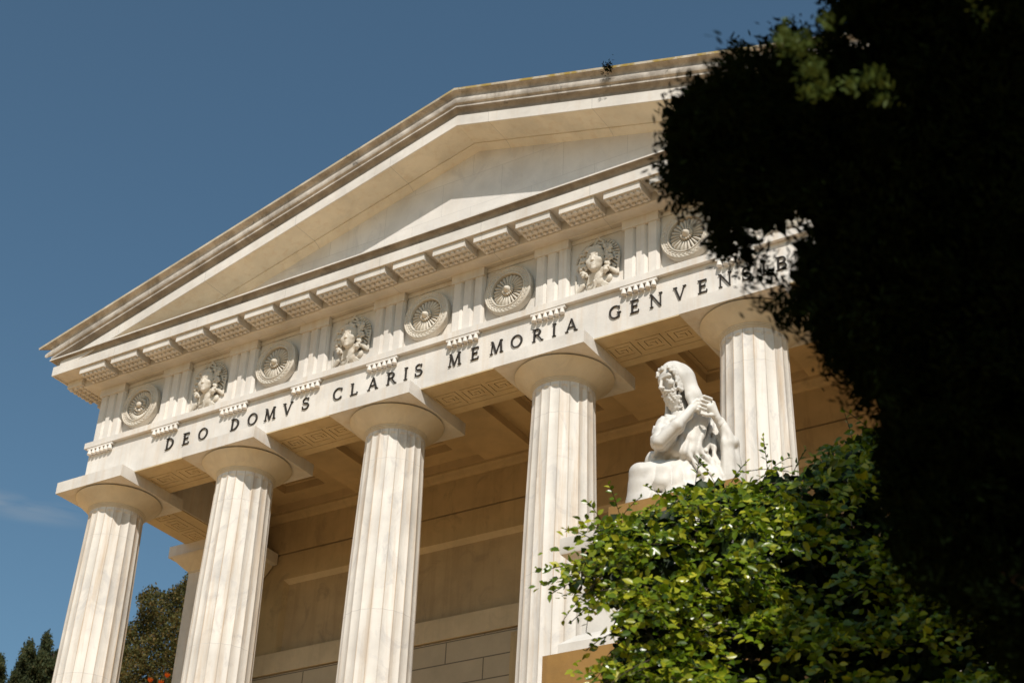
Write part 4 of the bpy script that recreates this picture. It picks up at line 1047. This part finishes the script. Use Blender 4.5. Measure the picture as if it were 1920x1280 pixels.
T = CAM+rays(tq)*r.uniform(6.8, 8.6, len(tq))[:, None]; t = r.uniform(3.0, 7.0, len(T))
HR = [(1510,850),(1640,790),(1960,760),(1960,1420),(1450,1420),(1510,1150)]
hq = sample_poly(HR, 2600, r); Th = CAM+rays(hq)*(hedge_depth(hq)+.2)[:, None]; th = r.uniform(3.0, 13.0, len(Th))
Q = np.concatenate([T+SV*t[:, None], Th+SV*th[:, None]])
x_, y_, z_ = proj(Q)
vis = (z_ > .05) & (x_ > -150) & (x_ < 2070) & (y_ > -150) & (y_ < 1430)
near = np.linalg.norm(Q-CAM, axis=1) < 1.0
inq = vis & inpoly(x_, y_, YP)
inq[inq] = edge_dist(np.stack([x_[inq], y_[inq]], -1), YP) > 150
dist_ok = np.linalg.norm(Q-CAM, axis=1) > 6.0
Q = Q[(~vis & ~near) | (inq & dist_ok)]
print('overhead clumps', len(Q))
V3, F3 = lumps(Q, np.full(len(Q), .22), r, 16)  # sun-blocking clumps, added to the crown mesh for their shade
allV = np.concatenate([V1, V2, V3]); allF = np.concatenate([F1, F2+len(V1), F3+len(V1)+len(V2)])
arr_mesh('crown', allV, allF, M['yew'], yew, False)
qt = np.concatenate([np.array((x, y))+r.normal(0, rr, (n_, 2)) for x, y, rr, n_ in ((1498, 84, 13, 26), (1528, 128, 12, 22), (1470, 66, 12, 14), (1545, 165, 10, 12), (1512, 172, 8, 7), (1642, 152, 11, 14), (1662, 188, 8, 9), (1600, 162, 9, 8), (1548, 40, 6, 5), (1838, 26, 8, 5))]); pt = CAM+rays(qt)*r.uniform(6.45, 6.8, len(qt))[:, None]
V, F = tufts(pt, r, 8, .034, .016); arr_mesh('sunlit_tips', V, F, M['yewtip'], yew, False)
mb = MB(); tb = np.array((18.1, -9.6, -14.3))
mb.tube([tb, tb+(.05, .1, 3), tb+(-.05, 0, 7), tb+(.2, -.1, 11), tb+(.5, -.5, 14)], [.34, .27, .22, .15, .06], 12)
for i in range(26):
    c = c2[(i*37) % len(c2)] if i < 14 else Q[(i*53) % len(Q)]; z0 = min(max(c[2]-1.2, -12.5), -1); s0 = np.array((18.1, -9.6, z0)); mb.tube([s0, (s0+c)/2+(0, 0, .15), c], [.09, .05, .012], 6)
mb.build('trunk', M['bark'], yew, smooth=True)

# ---- trees on the hillside to the left
r = np.random.default_rng(5)
def ground_z(p):
    qq = (p[0]-CAM[0])*-.554+(p[1]-CAM[1])*.833; return float(np.clip(-14.1+.345*qq, -7.35, 14))
CP_ = [(196,1330),(204,1180),(237,1172),(258,1168),(254,1156),(263,1150),(262,1117),(282,1101),(296,1105),(303,1115),(322,1109),(332,1099),(350,1089),(357,1068),(430,1050),(440,1330)]
def hill_tree(name, poly, D0, depth, n, L0, mat, label, cat, dirup, group=None):
    q = sample_poly(poly, n, r); ed = edge_dist(q, poly)
    dd = D0+r.normal(0, depth, len(q))*np.clip(ed/40, .25, 1) - 2.6*vn(q[:, 0]/20, q[:, 1]/16)
    pw = CAM+rays(q)*dd[:, None]; cen = pw.mean(0); gz = ground_z(cen)
    root = empty(name, (cen[0], cen[1], gz-.1), label, cat, group)
    P = np.repeat(pw, 5, 0)+r.normal(0, L0*.75, (len(pw)*5, 3)); D = r.normal(0, 1, (len(P), 3))+UP*dirup; L = r.uniform(.5, 1.25, len(P))*L0
    V, F = leaf_cloud(P, r.normal(0, 1, (len(P), 3))+SV*.4, D, L, L*.6, 'blade', .25)
    arr_mesh('crown', V, F, mat, root, False)
    mb = MB(); top = pw[:, 2].max(); b = np.array((cen[0], cen[1], gz-.2)); mb.tube([b, b+(0.1, 0, (top-gz)*.5), b+(0, .1, (top-gz)*.85)], [.22, .15, .04], 8)
    for i in range(10):
        c = pw[(i*71) % len(pw)]; z0 = gz+(max(c[2], gz)-gz)*.6; mb.tube([(cen[0], cen[1], z0), c], [.06, .015], 5)
    mb.build('trunk', M['bark'], root)
    return root
hill_tree('conifer_tree', CP_, 46, 1.3, 11000, .072, M['conifer'], 'broad brownish-green conifer showing between the corner column and the pilaster behind it', 'tree', .6)
CY = [([(2,1330),(22,1268),(36,1244),(44,1222),(55,1202),(62,1218),(66,1240),(74,1262),(80,1330)], 'rounder-topped dark cypress left of the taller pointed one, beyond the corner column'),
      ([(62,1330),(64,1262),(74,1228),(82,1204),(88,1186),(93,1202),(93,1226),(98,1250),(108,1275),(112,1330)], 'tallest and most pointed cypress, just left of the corner column'),
      ([(-40,1330),(-30,1262),(-14,1240),(-6,1226),(2,1233),(5,1262),(4,1300),(6,1330)], 'cypress cut off by the left edge of the photo'),
      ([(86,1330),(90,1258),(97,1232),(106,1222),(118,1226),(150,1222),(160,1330)], 'low rounded dark bush-like cypress half hidden by the corner column')]
for poly, lab in CY: hill_tree('cypress_tree', poly, 62, .6, 4200, .085, M['cypress'], lab, 'tree', 2.2, 'cypresses on the hillside')

# ---- orange-flowered plant beside the pilaster
fp = CAM+ray(300, 1290)*36.0; gz = ground_z(fp)
fl = empty('flowering_plant', (fp[0], fp[1], gz), 'plant with bright orange flowers at the foot of the trees behind the temple corner', 'plant')
mb = MB(); heads = []
for (x, y, dd) in ((281, 1279, 36.0), (313, 1270, 35.8), (301, 1283, 36.2)):
    h_ = CAM+ray(x, y)*dd; heads.append(h_); mb.tube([(fp[0], fp[1], gz), (fp+h_)/2*np.array((1, 1, 0))+np.array((0, 0, (gz+h_[2])/2)), h_], [.03, .02, .015], 6)
mb.build('stem', M['cypress'], fl)
for h_ in heads:
    n = 9; P = np.tile(h_, (n, 1)); a = np.arange(n)*2*PI/n; D = np.stack([np.cos(a), np.sin(a), np.full(n, 1.5)], -1)
    V, F = leaf_cloud(P, np.stack([np.cos(a), np.sin(a), np.full(n, -.4)], -1), D, np.full(n, .125), np.full(n, .05), 'leaf', .2); arr_mesh('flower', V, F, M['petal'], fl)
n = 120; P = np.tile(fp*np.array((1, 1, 0))+np.array((0, 0, gz)), (n, 1))+r.normal(0, .15, (n, 3))*np.array((1, 1, .2)); P[:, 2] += r.uniform(0, 1, n)*(fp[2]-gz)*.9
V, F = leaf_cloud(P, r.normal(0, 1, (n, 3)), r.normal(0, .7, (n, 3))+UP, r.uniform(.3, .5, n), np.full(n, .06), 'leaf', .2); arr_mesh('foliage', V, F, M['conifer'], fl)

# ---- weed rooted in the gutter edge of the pediment
rr_ = ray(1141, 122); wp = CAM+rr_*((-.76-CAM[1])/rr_[1])
wd = empty('weed', tuple(wp), 'small dark weed hanging from the top edge of the right slope of the pediment', 'weed')
n = 130; P = wp+r.normal(0, 1, (n, 3))*np.array((.045, .02, .06))+np.array((0, -.02, -.07))
V, F = leaf_cloud(P, r.normal(0, 1, (n, 3)), r.normal(0, .6, (n, 3))+np.array((0, -.3, -.5)), r.uniform(.03, .06, n), r.uniform(.012, .02, n), 'blade', .2); arr_mesh('foliage', V, F, M['yew'], wd)
mb = MB(); mb.tube([wp+(0, .03, .02), wp+(0, -.02, .0), wp+(.01, -.035, -.12)], [.008, .006, .003], 5); mb.build('stem', M['bark'], wd)
